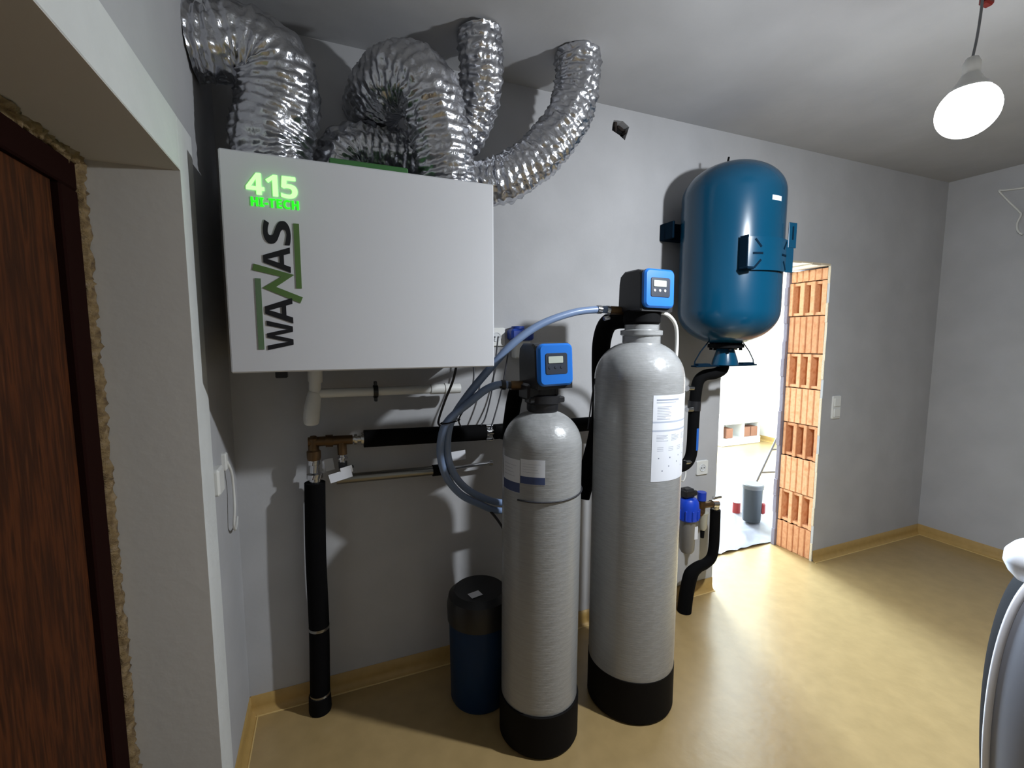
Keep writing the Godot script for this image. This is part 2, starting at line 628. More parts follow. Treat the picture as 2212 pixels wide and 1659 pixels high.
	part(wl, "reveal", g, M.reveal, "brownish grey plaster lining of the deep door reveal")
	g = geo()
	g.span(Vector3(0.0, 0.0, 0.395), Vector3(0.010, 2.088, 0.536), 0.003)
	g.span(Vector3(0.0, 1.953, 0.536), Vector3(0.010, 2.088, 1.60), 0.003)
	g.span(Vector3(0.0, 0.0, 1.60), Vector3(0.010, 2.088, 1.75), 0.003)
	struct("trim_1", g, M.surround, "flat whitish band of plaster round the door reveal")
	# door
	g = geo()
	g.span(Vector3(-0.23, 0.0, 0.66), Vector3(-0.20, 1.90, 1.56), 0.002)
	var d := struct("door_1", g, M.wood, "dark brown wooden door set deep in the left wall", "door")
	g = geo(d)
	g.span(Vector3(-0.24, 0.0, 0.575), Vector3(-0.186, 1.865, 0.655), 0.004)
	part(d, "frame_post", g, M.frame, "very dark brown door frame post")
	g = geo(d)
	g.span(Vector3(-0.24, 1.865, 0.575), Vector3(-0.186, 1.93, 1.59), 0.004)
	part(d, "frame_head", g, M.frame, "very dark brown door frame head")
	g = geo(d)
	var fn := FastNoiseLite.new()
	fn.seed = 4
	fn.frequency = 3.0
	fn.fractal_octaves = 4
	var up := []
	for k in 220:
		up.append(Vector3(-0.196, k * 0.009 - 0.01, 0.556))
	g.tube(up, 0.018, 14, true, fn, 0.0, 1.1)
	var over := []
	for k in 120:
		over.append(Vector3(-0.194, 1.943, 0.55 + k * 0.009))
	g.tube(over, 0.015, 14, true, fn, 0.0, 1.6)
	part(d, "foam_seal", g, M.seal, "ragged yellowish fitting foam round the door frame")
	g = geo()
	g.span(Vector3(-0.27, 0, 0.5), Vector3(-0.245, H, 1.65))
	struct("wall_behind_door", g, M.wall)
	# right wall and the wall behind the photographer
	g = geo()
	g.span(Vector3(W, 0, 0), Vector3(W + 0.25, H, ZB + 0.2))
	struct("wall_right", g, M.wall)
	g = geo()
	g.span(Vector3(-0.25, 0, ZB), Vector3(W + 0.25, H, ZB + 0.2))
	struct("wall_front", g, M.back_wall)
	# upturned vinyl skirting with a pale welded bead
	base_run("baseboard_back", [[Vector3(0, 0, 0), Vector3(DX0, 0, 0)], [Vector3(DX1, 0, 0), Vector3(W, 0, 0)]], Vector3(0, 0, 1))
	base_run("baseboard_left", [[Vector3(0, 0, 0.395), Vector3(0, 0, 0)]], Vector3(1, 0, 0))
	base_run("baseboard_right", [[Vector3(W, 0, 0), Vector3(W, 0, ZB)]], Vector3(-1, 0, 0))

func base_run(called: String, runs: Array, out: Vector3):
	var g := geo()
	var b := geo()
	for r in runs:
		var p: Vector3 = r[0]
		var q: Vector3 = r[1]
		var prof := [[0.0, 0.075], [0.004, 0.075], [0.005, 0.03], [0.008, 0.015], [0.014, 0.006], [0.024, 0.0015], [0.026, 0.0]]
		for k in prof.size() - 1:
			var a0: Vector3 = out * prof[k][0] + Vector3.UP * prof[k][1]
			var a1: Vector3 = out * prof[k + 1][0] + Vector3.UP * prof[k + 1][1]
			g.quad_out(p + a0, q + a0, q + a1, p + a1, (p + q) / 2.0 + Vector3.DOWN * 0.2 - out * 0.2, 1)
		var bo := out * 0.027 + Vector3.UP * 0.0005
		b.rod(p + bo, q + bo, 0.0035, 8)
	var s := struct(called, g, M.base)
	part(s, "weld_bead", b, M.bead)

# ---------------------------------------------------------------- the bright room beyond the opening
func next_room():
	var x0 := 1.3
	var x1 := 6.35
	var z0 := -3.15
	var g := geo()
	g.span(Vector3(x0 - 0.2, -0.12, z0 - 0.2), Vector3(x1 + 0.2, -0.002, -0.30))
	struct("floor_beyond", g, M.floor)
	g = geo()
	g.span(Vector3(x0 - 0.2, H, z0 - 0.2), Vector3(x1 + 0.2, H + 0.15, -0.30))
	struct("ceiling_beyond", g, M.far_wall)
	g = geo()
	g.span(Vector3(x0, 0, z0 - 0.2), Vector3(3.4, H, z0))
	g.span(Vector3(4.5, 0, z0 - 0.2), Vector3(x1, H, z0))
	g.span(Vector3(3.4, 0, z0 - 0.2), Vector3(4.5, 0.8, z0))
	g.span(Vector3(3.4, 2.2, z0 - 0.2), Vector3(4.5, H, z0))
	struct("wall_beyond_far", g, M.far_wall)
	g = geo()
	g.span(Vector3(x1, 0, z0 - 0.2), Vector3(x1 + 0.2, H, -0.3))
	struct("wall_beyond_right", g, M.far_wall)
	g = geo()
	g.span(Vector3(x0 - 0.2, 0, z0 - 0.2), Vector3(x0, H, -0.3))
	struct("wall_beyond_left", g, M.far_wall)
	g = geo()
	g.span(Vector3(4.5, 0, -0.5), Vector3(x1 + 0.2, H, -0.3))
	struct("wall_beyond_near", g, M.far_wall)
	g = geo()
	for s in [[3.4, 3.45], [4.45, 4.5], [3.92, 3.98]]:
		g.span(Vector3(s[0], 0.8, z0 - 0.14), Vector3(s[1], 2.2, z0 - 0.08), 0.004)
	for s in [[0.8, 0.85], [2.15, 2.2]]:
		g.span(Vector3(3.4, s[0], z0 - 0.14), Vector3(4.5, s[1], z0 - 0.08), 0.004)
	struct("window_1", g, M.white_plastic)
	base_run("baseboard_beyond", [[Vector3(x1, 0, z0), Vector3(x1, 0, -0.5)]], Vector3(-1, 0, 0))
	# plastic sheet on the floor, wrinkled
	g = geo()
	var f := FastNoiseLite.new()
	f.seed = 8
	f.frequency = 3.0
	f.fractal_octaves = 4
	var nx := 60
	var nz := 44
	var pts := []
	for i in nx + 1:
		for j in nz + 1:
			var x := 2.38 + 1.85 * i / nx
			var z := -0.31 - 1.35 * j / nz
			var e := f.get_noise_2d(j * 0.05, 9.0) * 0.05
			pts.append(Vector3(x + (e if i == nx else 0.0), 0.002 + absf(f.get_noise_2d(x, z)) * 0.035 + absf(f.get_noise_2d(x * 3.0, z * 3.0)) * 0.012, z))
	for i in nx:
		for j in nz:
			g.quad(pts[i * (nz + 1) + j], pts[(i + 1) * (nz + 1) + j], pts[(i + 1) * (nz + 1) + j + 1], pts[i * (nz + 1) + j + 1], 1)
	solo("plastic_sheet", g, M.sheet, "crumpled grey plastic sheet spread over the floor beyond the opening", "sheet")
	# bucket
	var b := thing("bucket", "dark blue-grey bucket standing on the plastic sheet beyond the opening", "bucket", Vector3(3.53, 0.03, -0.62))
	g = geo(b)
	g.lathe([Vector2(0, 0.012), Vector2(0.066, 0.012), Vector2(0.069, 0.03), Vector2(0.074, 0.27), Vector2(0.074, 0.30)], at(3.53, 0.02, -0.62), 28)
	part(b, "body", g, M.bucket)
	g = geo(b)
	g.lathe([Vector2(0.073, 0.285), Vector2(0.080, 0.285), Vector2(0.081, 0.315), Vector2(0.075, 0.322), Vector2(0.0, 0.32)], at(3.53, 0.02, -0.62), 28)
	part(b, "lid", g, M.bucket_rim, "pale grey rim and lid")
	g = geo(b)
	g.box(Vector3(3.59, 0.14, -0.565), Vector3(0.035, 0.09, 0.03), 0.01)
	part(b, "handle_grip", g, M.red, "red grip on the side")
	var c := thing("paint_can", "small red can with a pale lid behind the dark bucket", "can", Vector3(3.60, 0.0, -0.83))
	g = geo(c)
	g.lathe([Vector2(0, 0.01), Vector2(0.032, 0.01), Vector2(0.032, 0.11)], at(3.60, 0, -0.83), 20)
	part(c, "body", g, M.red)
	g = geo(c)
	g.lathe([Vector2(0.034, 0.105), Vector2(0.034, 0.14), Vector2(0.02, 0.15), Vector2(0, 0.15)], at(3.60, 0, -0.83), 20)
	part(c, "lid", g, M.white_plastic)
	# ladder leaning behind the bucket
	var l := thing("ladder", "thin grey metal ladder leaning behind the brick jamb", "ladder", Vector3(4.45, 0.0, -1.35))
	var foot := Vector3(4.43, 0.005, -1.33)
	var head := Vector3(5.05, 1.25, -1.25)
	for k in 2:
		g = geo(l)
		var off := Vector3(0.40, 0.0, 0.10) * k
		g.tube([foot + off, head + off], 0.011, 8)
		part(l, "rail", g, M.alu)
	for k in 5:
		g = geo(l)
		var p := foot.lerp(head, 0.10 + k * 0.19)
		g.rod(p, p + Vector3(0.40, 0, 0.10), 0.009, 8)
		part(l, "rung", g, M.alu)
	# white crate with terracotta blocks by the far corner
	var s := thing("storage_crate", "low white crate by the far corner of the bright room", "crate", Vector3(5.85, 0.0, -2.85))
	g = geo(s)
	g.span(Vector3(5.45, 0.0, -3.05), Vector3(6.2, 0.10, -2.72), 0.006)
	part(s, "base", g, M.white_plastic)
	g = geo(s)
	g.span(Vector3(5.45, 0.30, -3.05), Vector3(6.2, 0.40, -2.74), 0.006)
	for x in [5.46, 5.86, 6.17]:
		g.span(Vector3(x, 0.1, -3.04), Vector3(x + 0.03, 0.3, -2.74))
	part(s, "shelf", g, M.white_plastic)
	var names := ["brown block on the white crate, leftmost of three", "brown block in the middle of the white crate", "brown block at the right end of the white crate"]
	var k := 0
	for x in [5.56, 5.90, 6.04]:
		g = Geo.new(Vector3(x + 0.06, 0.1, -2.8))
		g.span(Vector3(x, 0.1, -2.9), Vector3(x + 0.125, 0.24, -2.75), 0.006)
		solo("clay_block", g, M.brown_box, names[k], "block", "brown blocks on the white crate")
		k += 1

# ---------------------------------------------------------------- the ventilation unit
const UX0 := 0.088
const UX1 := 0.884
const UY0 := 1.423
const UY1 := 2.038
const UZ := 0.49

func letter(parent: Node, ch: String, y0: float, y1: float, x0: float, x1: float, m: Material):
	# a raised letter lying on its side: it reads upwards, its top points left
	var f := SystemFont.new()
	f.font_names = PackedStringArray(["Droid Sans"])
	f.font_weight = 700
	var t := TextMesh.new()
	t.text = ch
	t.font = f
	t.font_size = 64
	t.pixel_size = 0.01
	t.depth = 0.05
	t.curve_step = 1.0
	var mi := MeshInstance3D.new()
	var bb := t.get_aabb()
	mi.mesh = t
	mi.material_override = m
	var sw := (y1 - y0) / bb.size.x
	var sh := (x1 - x0) / bb.size.y
	var rot := Basis(Vector3(0, sw, 0), Vector3(-sh, 0, 0), Vector3(0, 0, 0.05))
	var mid := bb.position + bb.size / 2.0
	var here := Vector3((x0 + x1) / 2, (y0 + y1) / 2, UZ + 0.001)
	mi.transform = Transform3D(rot, here - rot * mid - origin_of(parent))
	mi.name = "letter"
	if parent.has_node("letter"):
		var k := 1
		while parent.has_node("letter_%03d" % k):
			k += 1
		mi.name = "letter_%03d" % k
	parent.add_child(mi, true)

func lit_text(parent: Node, called: String, txt: String, x0: float, x1: float, y0: float, y1: float, m: Material, label: String):
	var f := SystemFont.new()
	f.font_names = PackedStringArray(["Droid Sans"])
	f.font_weight = 700
	var t := TextMesh.new()
	t.text = txt
	t.font = f
	t.font_size = 64
	t.pixel_size = 0.01
	t.depth = 0.05
	t.curve_step = 1.0
	var bb := t.get_aabb()
	var mi := MeshInstance3D.new()
	mi.mesh = t
	mi.material_override = m
	var sx := (x1 - x0) / bb.size.x
	var sy := (y1 - y0) / bb.size.y
	var rot := Basis(Vector3(sx, 0, 0), Vector3(0, sy, 0), Vector3(0, 0, 0.05))
	var mid := bb.position + bb.size / 2.0
	mi.transform = Transform3D(rot, Vector3((x0 + x1) / 2, (y0 + y1) / 2, UZ + 0.001) - rot * mid - origin_of(parent))
	mi.name = called
	parent.add_child(mi, true)
	mi.set_meta("label", label)

func stroke_outline(line: Array, w: float) -> PackedVector2Array:
	# a broad line with mitred corners
	var left := []
	var right := []
	for i in line.size():
		var e0: Vector2 = (line[i] - line[i - 1]).normalized() if i > 0 else (line[1] - line[0]).normalized()
		var e1: Vector2 = (line[i + 1] - line[i]).normalized() if i < line.size() - 1 else e0
		var n0 := e0.orthogonal()
		var n1 := e1.orthogonal()
		var m := (n0 + n1).normalized()
		var k := minf(1.0 / maxf(m.dot(n0), 0.25), 1.9)
		left.append(line[i] + m * k * w / 2.0)
		right.append(line[i] - m * k * w / 2.0)
	right.reverse()
	return PackedVector2Array(left + right)

func unit():
	var u := thing("ventilation_unit", "white wall-hung ventilation unit with a lit green number and sideways lettering", "ventilation unit", Vector3(0.486, UY0, 0.25))
	var g := geo(u)
	g.span(Vector3(UX0 + 0.006, UY0 + 0.004, 0.004), Vector3(UX1 - 0.006, UY1 - 0.004, UZ - 0.018), 0.003)
	part(u, "casing", g, M.casing, "grey steel casing behind the white front")
	g = geo(u)
	g.span(Vector3(UX0, UY0, UZ - 0.02), Vector3(UX1, UY1, UZ), 0.004)
	var fp := part(u, "front_panel", g, M.unit, "white front panel")
	g = geo(u)
	g.span(Vector3(0.37, UY1 - 0.004, 0.25), Vector3(0.61, UY1 + 0.036, 0.43), 0.004)
	part(u, "top_cover", g, M.green, "green cover on the top of the unit")
	g = geo(u)
	g.lathe([Vector2(0.078, 0), Vector2(0.078, 0.045), Vector2(0.07, 0.055), Vector2(0, 0.055)], Transform3D(Basis(Vector3(0, 0, 1), -PI / 2), Vector3(UX1 - 0.008, 1.74, 0.22)), 28)
	part(u, "side_cap", g, M.black_plastic, "round black cap on the right side")
	g = geo(u)
	g.span(Vector3(0.185, UY0 - 0.03, 0.30), Vector3(0.22, UY0 + 0.006, 0.34), 0.003)
	part(u, "foot", g, M.black_plastic)
	# lettering
	letter(fp, "W", 1.488, 1.573, 0.184, 0.252, M.logo_black)
	letter(fp, "A", 1.566, 1.640, 0.182, 0.254, M.logo_black)
	letter(fp, "A", 1.712, 1.784, 0.184, 0.254, M.logo_black)
	letter(fp, "S", 1.790, 1.857, 0.187, 0.258, M.logo_black)
	g = geo(fp)
	var p1 := Vector2(0.157, 1.724)
	var p2 := Vector2(0.245, 1.703)
	var p3 := Vector2(0.196, 1.668)
	var p4 := Vector2(0.279, 1.634)
	g.extrude(stroke_outline([p1, p2, p3, p4], 0.0185), 0.003, at(0, 0, UZ - 0.0008))
	part(fp, "letter_middle", g, M.logo_green, "green slanted middle letter")
	g = geo(fp)
	g.span(Vector3(0.266, 1.668, UZ - 0.001), Vector3(0.281, 1.853, UZ + 0.0022))
	part(fp, "logo_bar", g, M.logo_green, "green bar right of the lettering")
	g = geo(fp)
	g.span(Vector3(0.160, 1.490, UZ - 0.001), Vector3(0.175, 1.692, UZ + 0.0022))
	part(fp, "logo_bar", g, M.logo_pale, "pale green bar left of the lettering")
	lit_text(fp, "lit_digit", "4", 0.151, 0.196, 1.924, 1.982, M.led, "glowing green digit 4")
	lit_text(fp, "lit_digit_001", "1", 0.200, 0.230, 1.924, 1.982, M.led, "glowing green digit 1")
	lit_text(fp, "lit_digit_002", "5", 0.238, 0.281, 1.922, 1.982, M.led, "glowing green digit 5")
	lit_text(fp, "lit_word", "HI-TECH", 0.161, 0.283, 1.892, 1.917, M.led2, "glowing green word HI-TECH")
	var gl := OmniLight3D.new()
	gl.name = "lit_number_light"
	gl.position = Vector3(0.216, 1.94, 0.53)
	gl.light_color = Color(0.3, 1.0, 0.25)
	gl.light_energy = 0.0006
	gl.light_size = 0.03
	gl.omni_range = 5.0
	gl.omni_attenuation = 2.0
	gl.shadow_enabled = true
	add_child(gl)

# ---------------------------------------------------------------- foil ducts
func duct(pts: Array, radii: Array, label: String, sd: int):
	var fine := smooth_path(pts, 26)
	var n := fine.size()
	var rr := []
	for i in n:
		var t := float(i) / (n - 1) * (radii.size() - 1)
		var k := mini(int(t), radii.size() - 2)
		rr.append(lerpf(radii[k], radii[k + 1], t - k))
	var f := FastNoiseLite.new()
	f.seed = sd
	f.frequency = 1.0
	f.fractal_octaves = 3
	var g := Geo.new(pts[0])
	g.tube(fine, rr, 64, true, f)
	solo("air_duct", g, M.foil, label, "duct", "foil ducts above the ventilation unit")

func ducts():
	duct([Vector3(0.205, 2.039, 0.27), Vector3(0.20, 2.14, 0.265), Vector3(0.229, 2.285, 0.265), Vector3(0.21, 2.39, 0.27), Vector3(0.13, 2.425, 0.275), Vector3(0.06, 2.41, 0.275), Vector3(0.001, 2.405, 0.275)], [0.11, 0.117, 0.12, 0.116, 0.106, 0.10, 0.10], "fat silver foil duct bending from the unit top into the left wall", 11)
	duct([Vector3(0.765, 2.039, 0.34), Vector3(0.755, 2.12, 0.34), Vector3(0.725, 2.28, 0.34), Vector3(0.69, 2.385, 0.33), Vector3(0.625, 2.437, 0.27), Vector3(0.57, 2.43, 0.18), Vector3(0.545, 2.415, 0.09), Vector3(0.54, 2.41, 0.001)], [0.098, 0.10, 0.105, 0.108, 0.108, 0.105, 0.10, 0.10], "arching silver foil duct looping from the unit top back into the wall", 12)
	duct([Vector3(0.905, 2.649, 0.28), Vector3(0.915, 2.58, 0.27), Vector3(0.925, 2.48, 0.24), Vector3(0.905, 2.37, 0.18), Vector3(0.83, 2.285, 0.13), Vector3(0.70, 2.24, 0.115), Vector3(0.55, 2.232, 0.11), Vector3(0.455, 2.222, 0.112), Vector3(0.412, 2.17, 0.116), Vector3(0.402, 2.10, 0.118), Vector3(0.40, 2.039, 0.118)], [0.078, 0.078, 0.08, 0.082, 0.085, 0.085, 0.085, 0.085, 0.083, 0.083, 0.083], "narrow silver foil duct from the ceiling passing behind the arching duct", 13)
	duct([Vector3(1.315, 2.649, 0.29), Vector3(1.318, 2.58, 0.29), Vector3(1.305, 2.48, 0.29), Vector3(1.25, 2.36, 0.28), Vector3(1.16, 2.25, 0.25), Vector3(1.04, 2.165, 0.21), Vector3(0.93, 2.135, 0.16), Vector3(0.85, 2.11, 0.13), Vector3(0.82, 2.039, 0.125)], [0.086, 0.086, 0.088, 0.09, 0.09, 0.09, 0.088, 0.085, 0.085], "rightmost silver foil duct curving down from the ceiling", 14)

# ---------------------------------------------------------------- softener and filter tanks
func label_image(w: int, h: int, kind: String) -> ImageTexture:
	var im := Image.create_empty(w, h, false, Image.FORMAT_RGB8)
	im.fill(rgb(226, 229, 237))
	var rng := RandomNumberGenerator.new()
	rng.seed = 21
	if kind == "sheet":
		im.fill_rect(Rect2i(int(w * 0.06), int(h * 0.045), int(w * 0.5), int(h * 0.018)), rgb(150, 156, 170))
		im.fill_rect(Rect2i(int(w * 0.06), int(h * 0.08), int(w * 0.42), int(h * 0.012)), rgb(172, 178, 190))
		for yy in [0.30, 0.40]:
			im.fill_rect(Rect2i(0, int(h * yy), w, int(h * 0.02)), rgb(176, 184, 200))
		for row in 9:
			var y := int(h * (0.13 + row * 0.018))
			im.fill_rect(Rect2i(int(w * 0.08), y, int(w * rng.randf_range(0.16, 0.3)), 3), rgb(150, 156, 172))
		for row in 5:
			for col in 3:
				im.fill_rect(Rect2i(int(w * (0.08 + col * 0.31)), int(h * (0.46 + row * 0.016)), int(w * rng.randf_range(0.12, 0.24)), 3), rgb(160, 166, 180))
		for row in 3:
			for col in 4:
				im.fill_rect(Rect2i(int(w * (0.10 + col * 0.23)), int(h * (0.60 + row * 0.02)), int(w * 0.12), 3), rgb(166, 172, 186))
		for p in [[0.12, 0.72], [0.36, 0.72], [0.6, 0.71], [0.8, 0.71], [0.34, 0.82], [0.55, 0.78], [0.2, 0.87], [0.72, 0.84]]:
			im.fill_rect(Rect2i(int(w * p[0]), int(h * p[1]), 9, 8), rgb(128, 134, 150))
	else:
		im.fill(rgb(214, 217, 224))
		im.fill_rect(Rect2i(0, int(h * 0.70), w, int(h * 0.30)), rgb(58, 72, 112))
		for row in 4:
			im.fill_rect(Rect2i(int(w * 0.1), int(h * (0.18 + row * 0.11)), int(w * rng.randf_range(0.4, 0.75)), 4), rgb(176, 180, 192))
	return ImageTexture.create_from_image(im)

func valve(tank: Node3D, cx: float, cy: float, cz: float, w: float, h: float, d: float, tilt: float):
	# black housing, blue face with a dark inset display
	var xf := Transform3D(Basis(Vector3(0, 0, 1), tilt), Vector3(cx, cy, cz))
	var g := geo(tank)
	var side := PackedVector2Array([Vector2(0, -h / 2), Vector2(d, -h / 2), Vector2(d, -h * 0.32), Vector2(d * 0.97, h * 0.36), Vector2(d * 0.90, h * 0.46), Vector2(d * 0.78, h * 0.5), Vector2(d * 0.22, h * 0.5), Vector2(0.05 * d, h * 0.40), Vector2(0, h * 0.2)])
	# the side outline is swept across the width
	g.extrude(side, w, xf * Transform3D(Basis(Vector3(0, 0, 1), Vector3(0, 1, 0), Vector3(-1, 0, 0)), Vector3(w / 2, 0, -d / 2)), 0.006)
	var head := part(tank, "valve_head", g, M.black_plastic, "black control valve housing")
	g = geo(head)
	var fw := w * 0.94
	var fh := h * 0.92
	g.extrude(rrect(fw, fh, 0.022, 6), 0.02, xf * at(0, h * 0.035, d / 2 - 0.004, Vector3(-2, 0, 0)), 0.007)
	part(head, "cover", g, M.blue_cover, "bright blue front cover")
	g = geo(head)
	g.extrude(rrect(fw * 0.64, fh * 0.50, 0.008, 4), 0.004, xf * at(0, h * 0.06, d / 2 + 0.014, Vector3(-2, 0, 0)), 0.0015)
	part(head, "display_panel", g, M.display_dark, "dark grey panel")
	g = geo(head)
	g.extrude(rrect(fw * 0.42, fh * 0.16, 0.003, 3), 0.0015, xf * at(-fw * 0.03, h * 0.15, d / 2 + 0.018, Vector3(-2, 0, 0)))
	part(head, "screen", g, M.lcd, "pale grey screen")
	for k in 3:
		g = geo(head)
		g.lathe([Vector2(0.0055, 0), Vector2(0.005, 0.0025), Vector2(0, 0.003)], xf * at(-fw * 0.2 + k * fw * 0.17, -h * 0.015, d / 2 + 0.0175, Vector3(88, 0, 0)), 10)
		part(head, "button", g, M.button if cy > 1.6 else M.display_dark)

func pressure_tank(called: String, label: String, x: float, z: float, r: float, band_top: float, shoulder: float, top: float, lean: float, band_r: float) -> Node3D:
	var t := thing(called, label, "water tank", Vector3(x, 0, z))
	t.rotation.z = -lean
	var tilt := Transform3D(Basis(), Vector3(x, 0, z))
	var g := geo(t)
	var prof := [Vector2(0, 0.02), Vector2(r * 0.6, 0.03), Vector2(r, band_top - 0.06), Vector2(r, band_top + 0.02)]
	for k in 10:
		prof.append(Vector2(r, lerpf(band_top + 0.02, shoulder, (k + 1) / 10.0)))
	for k in 14:
		var a := (k + 1) / 14.0 * PI / 2.0
		var rr := r * pow(cos(a), 0.9)
		if rr < 0.05:
			break
		prof.append(Vector2(rr, shoulder + (top - shoulder) * sin(a)))
	prof.append(Vector2(0.045, top))
	prof.append(Vector2(0.0, top + 0.001))
	g.lathe(prof, tilt, 72, 0.0, TAU, 60.0)
	part(t, "tank_shell", g, M.fibre, "grey fibre-wound shell")
	g = geo(t)
	g.lathe([Vector2(0, 0.0), Vector2(band_r - 0.008, 0.0), Vector2(band_r, 0.01), Vector2(band_r, band_top - 0.003), Vector2(band_r - 0.003, band_top), Vector2(r - 0.002, band_top)], tilt, 72)
	part(t, "base_boot", g, M.band, "black plastic base")
	return t

func softeners():
	# ---- short tank
	var t := pressure_tank("softener_tank", "shorter grey softener tank with a blue-faced valve, in front of the brine bin", 1.060, 0.494, 0.1465, 0.167, 1.13, 1.262, 0.008, 0.153)
	var g := geo(t)
	g.lathe([Vector2(0.05, 1.25), Vector2(0.058, 1.262), Vector2(0.058, 1.285), Vector2(0.066, 1.29), Vector2(0.066, 1.315), Vector2(0.05, 1.32), Vector2(0.05, 1.345), Vector2(0, 1.345)], at(1.060, 0, 0.494), 28)
	for k in 3:
		var a := k * 2.1 + 0.6
		g.box(Vector3(1.060 + 0.062 * cos(a), 1.302, 0.494 + 0.062 * sin(a)), Vector3(0.03, 0.022, 0.03), 0.004)
	g.span(Vector3(0.985, 1.30, 0.44), Vector3(1.11, 1.36, 0.53), 0.008)
	part(t, "collar", g, M.black_plastic, "black collar under the valve")
	valve(t, 1.064, 1.425, 0.500, 0.142, 0.160, 0.150, 0.03)
	g = geo(t)
	g.arc_sheet(1.060, 0.494, 0.1467, deg_to_rad(146), deg_to_rad(111.5), 1.022, 1.108, 0.0006, 10)
	var lm := mat(Color.WHITE, 0.55)
	lm.albedo_texture = label_image(256, 256, "band")
	part(t, "label", g, lm, "white label with a dark blue stripe")
	g = geo(t)
	g.arc_sheet(1.060, 0.494, 0.1467, deg_to_rad(184), deg_to_rad(147), 0.985, 1.102, 0.0006, 10)
	part(t, "label", g, lm, "second white label round the left side")
	g = geo(t)
	var ring := []
	for k in 41:
		var a := deg_to_rad(150.0 - k * 4.0)
		ring.append(Vector3(1.060 + 0.149 * cos(a), 0.966 - 0.02 * sin(a - 1.0) * 0.3, 0.494 + 0.149 * sin(a)))
	g.tube(ring, 0.003, 6)
	part(t, "strap", g, M.cable, "thin dark strap round the shell")
	# ---- tall tank
	t = pressure_tank("filter_tank", "taller grey filter tank with a blue-faced valve and white data sheet", 1.497, 0.487, 0.176, 0.183, 1.36, 1.515, 0.005, 0.178)
	g = geo(t)
	g.lathe([Vector2(0.074, 1.49), Vector2(0.074, 1.53), Vector2(0.082, 1.535), Vector2(0.082, 1.552), Vector2(0.066, 1.556), Vector2(0.066, 1.575), Vector2(0, 1.575)], at(1.503, 0, 0.487), 32)
	part(t, "neck", g, M.fibre, "grey threaded neck")
	g = geo(t)
	g.lathe([Vector2(0.055, 1.565), Vector2(0.06, 1.57), Vector2(0.072, 1.585), Vector2(0.072, 1.63), Vector2(0.05, 1.64), Vector2(0, 1.64)], at(1.503, 0, 0.487), 28)
	part(t, "collar", g, M.matt_black, "black collar under the valve")
	valve(t, 1.509, 1.703, 0.495, 0.150, 0.158, 0.145, -0.01)
	g = geo(t)
	g.arc_sheet(1.497, 0.487, 0.1762, deg_to_rad(110), deg_to_rad(41), 0.988, 1.313, 0.0006, 18)
	var lm2 := mat(Color.WHITE, 0.55)
	lm2.albedo_texture = label_image(384, 512, "sheet")
	part(t, "data_sheet", g, lm2, "white printed data sheet stuck to the shell")
	g = geo(t)
	g.tube(smooth_path([Vector3(1.57, 1.625, 0.52), Vector3(1.62, 1.612, 0.51), Vector3(1.672, 1.575, 0.49), Vector3(1.70, 1.51, 0.47), Vector3(1.706, 1.42, 0.46), Vector3(1.702, 1.30, 0.455), Vector3(1.699, 1.10, 0.45), Vector3(1.697, 0.80, 0.45), Vector3(1.694, 0.45, 0.45)], 6), 0.0075, 10)
	part(t, "white_tube", g, M.white_plastic, "thin white tube hanging down the right side")
	g = geo(t)
	g.tube(smooth_path([Vector3(1.335, 1.36, 0.42), Vector3(1.33, 1.30, 0.41), Vector3(1.318, 1.15, 0.40)], 4), 0.003, 6)
	part(t, "thin_cable", g, M.cable)
	# ---- brine bin
	var b := thing("brine_bin", "small blue brine bin with a black lid, behind the shorter softener tank", "bin", Vector3(0.90, 0, 0.246))
	g = geo(b)
	g.lathe([Vector2(0, 0), Vector2(0.118, 0), Vector2(0.124, 0.012), Vector2(0.128, 0.36)], at(0.90, 0, 0.246), 40)
	part(b, "body", g, M.brine_blue)
	g = geo(b)
	g.lathe([Vector2(0.128, 0.352), Vector2(0.134, 0.355), Vector2(0.136, 0.42), Vector2(0.128, 0.455), Vector2(0.105, 0.475), Vector2(0, 0.478)], at(0.90, 0, 0.246), 40)
	var lid := part(b, "lid", g, M.black_plastic, "rounded black lid")
	g = geo(lid)
	g.box(Vector3.ZERO, Vector3(0.05, 0.001, 0.038), 0.0, at(0.868, 0.4785, 0.292, Vector3(0, 12, 0)))
	part(lid, "sticker", g, M.paper)

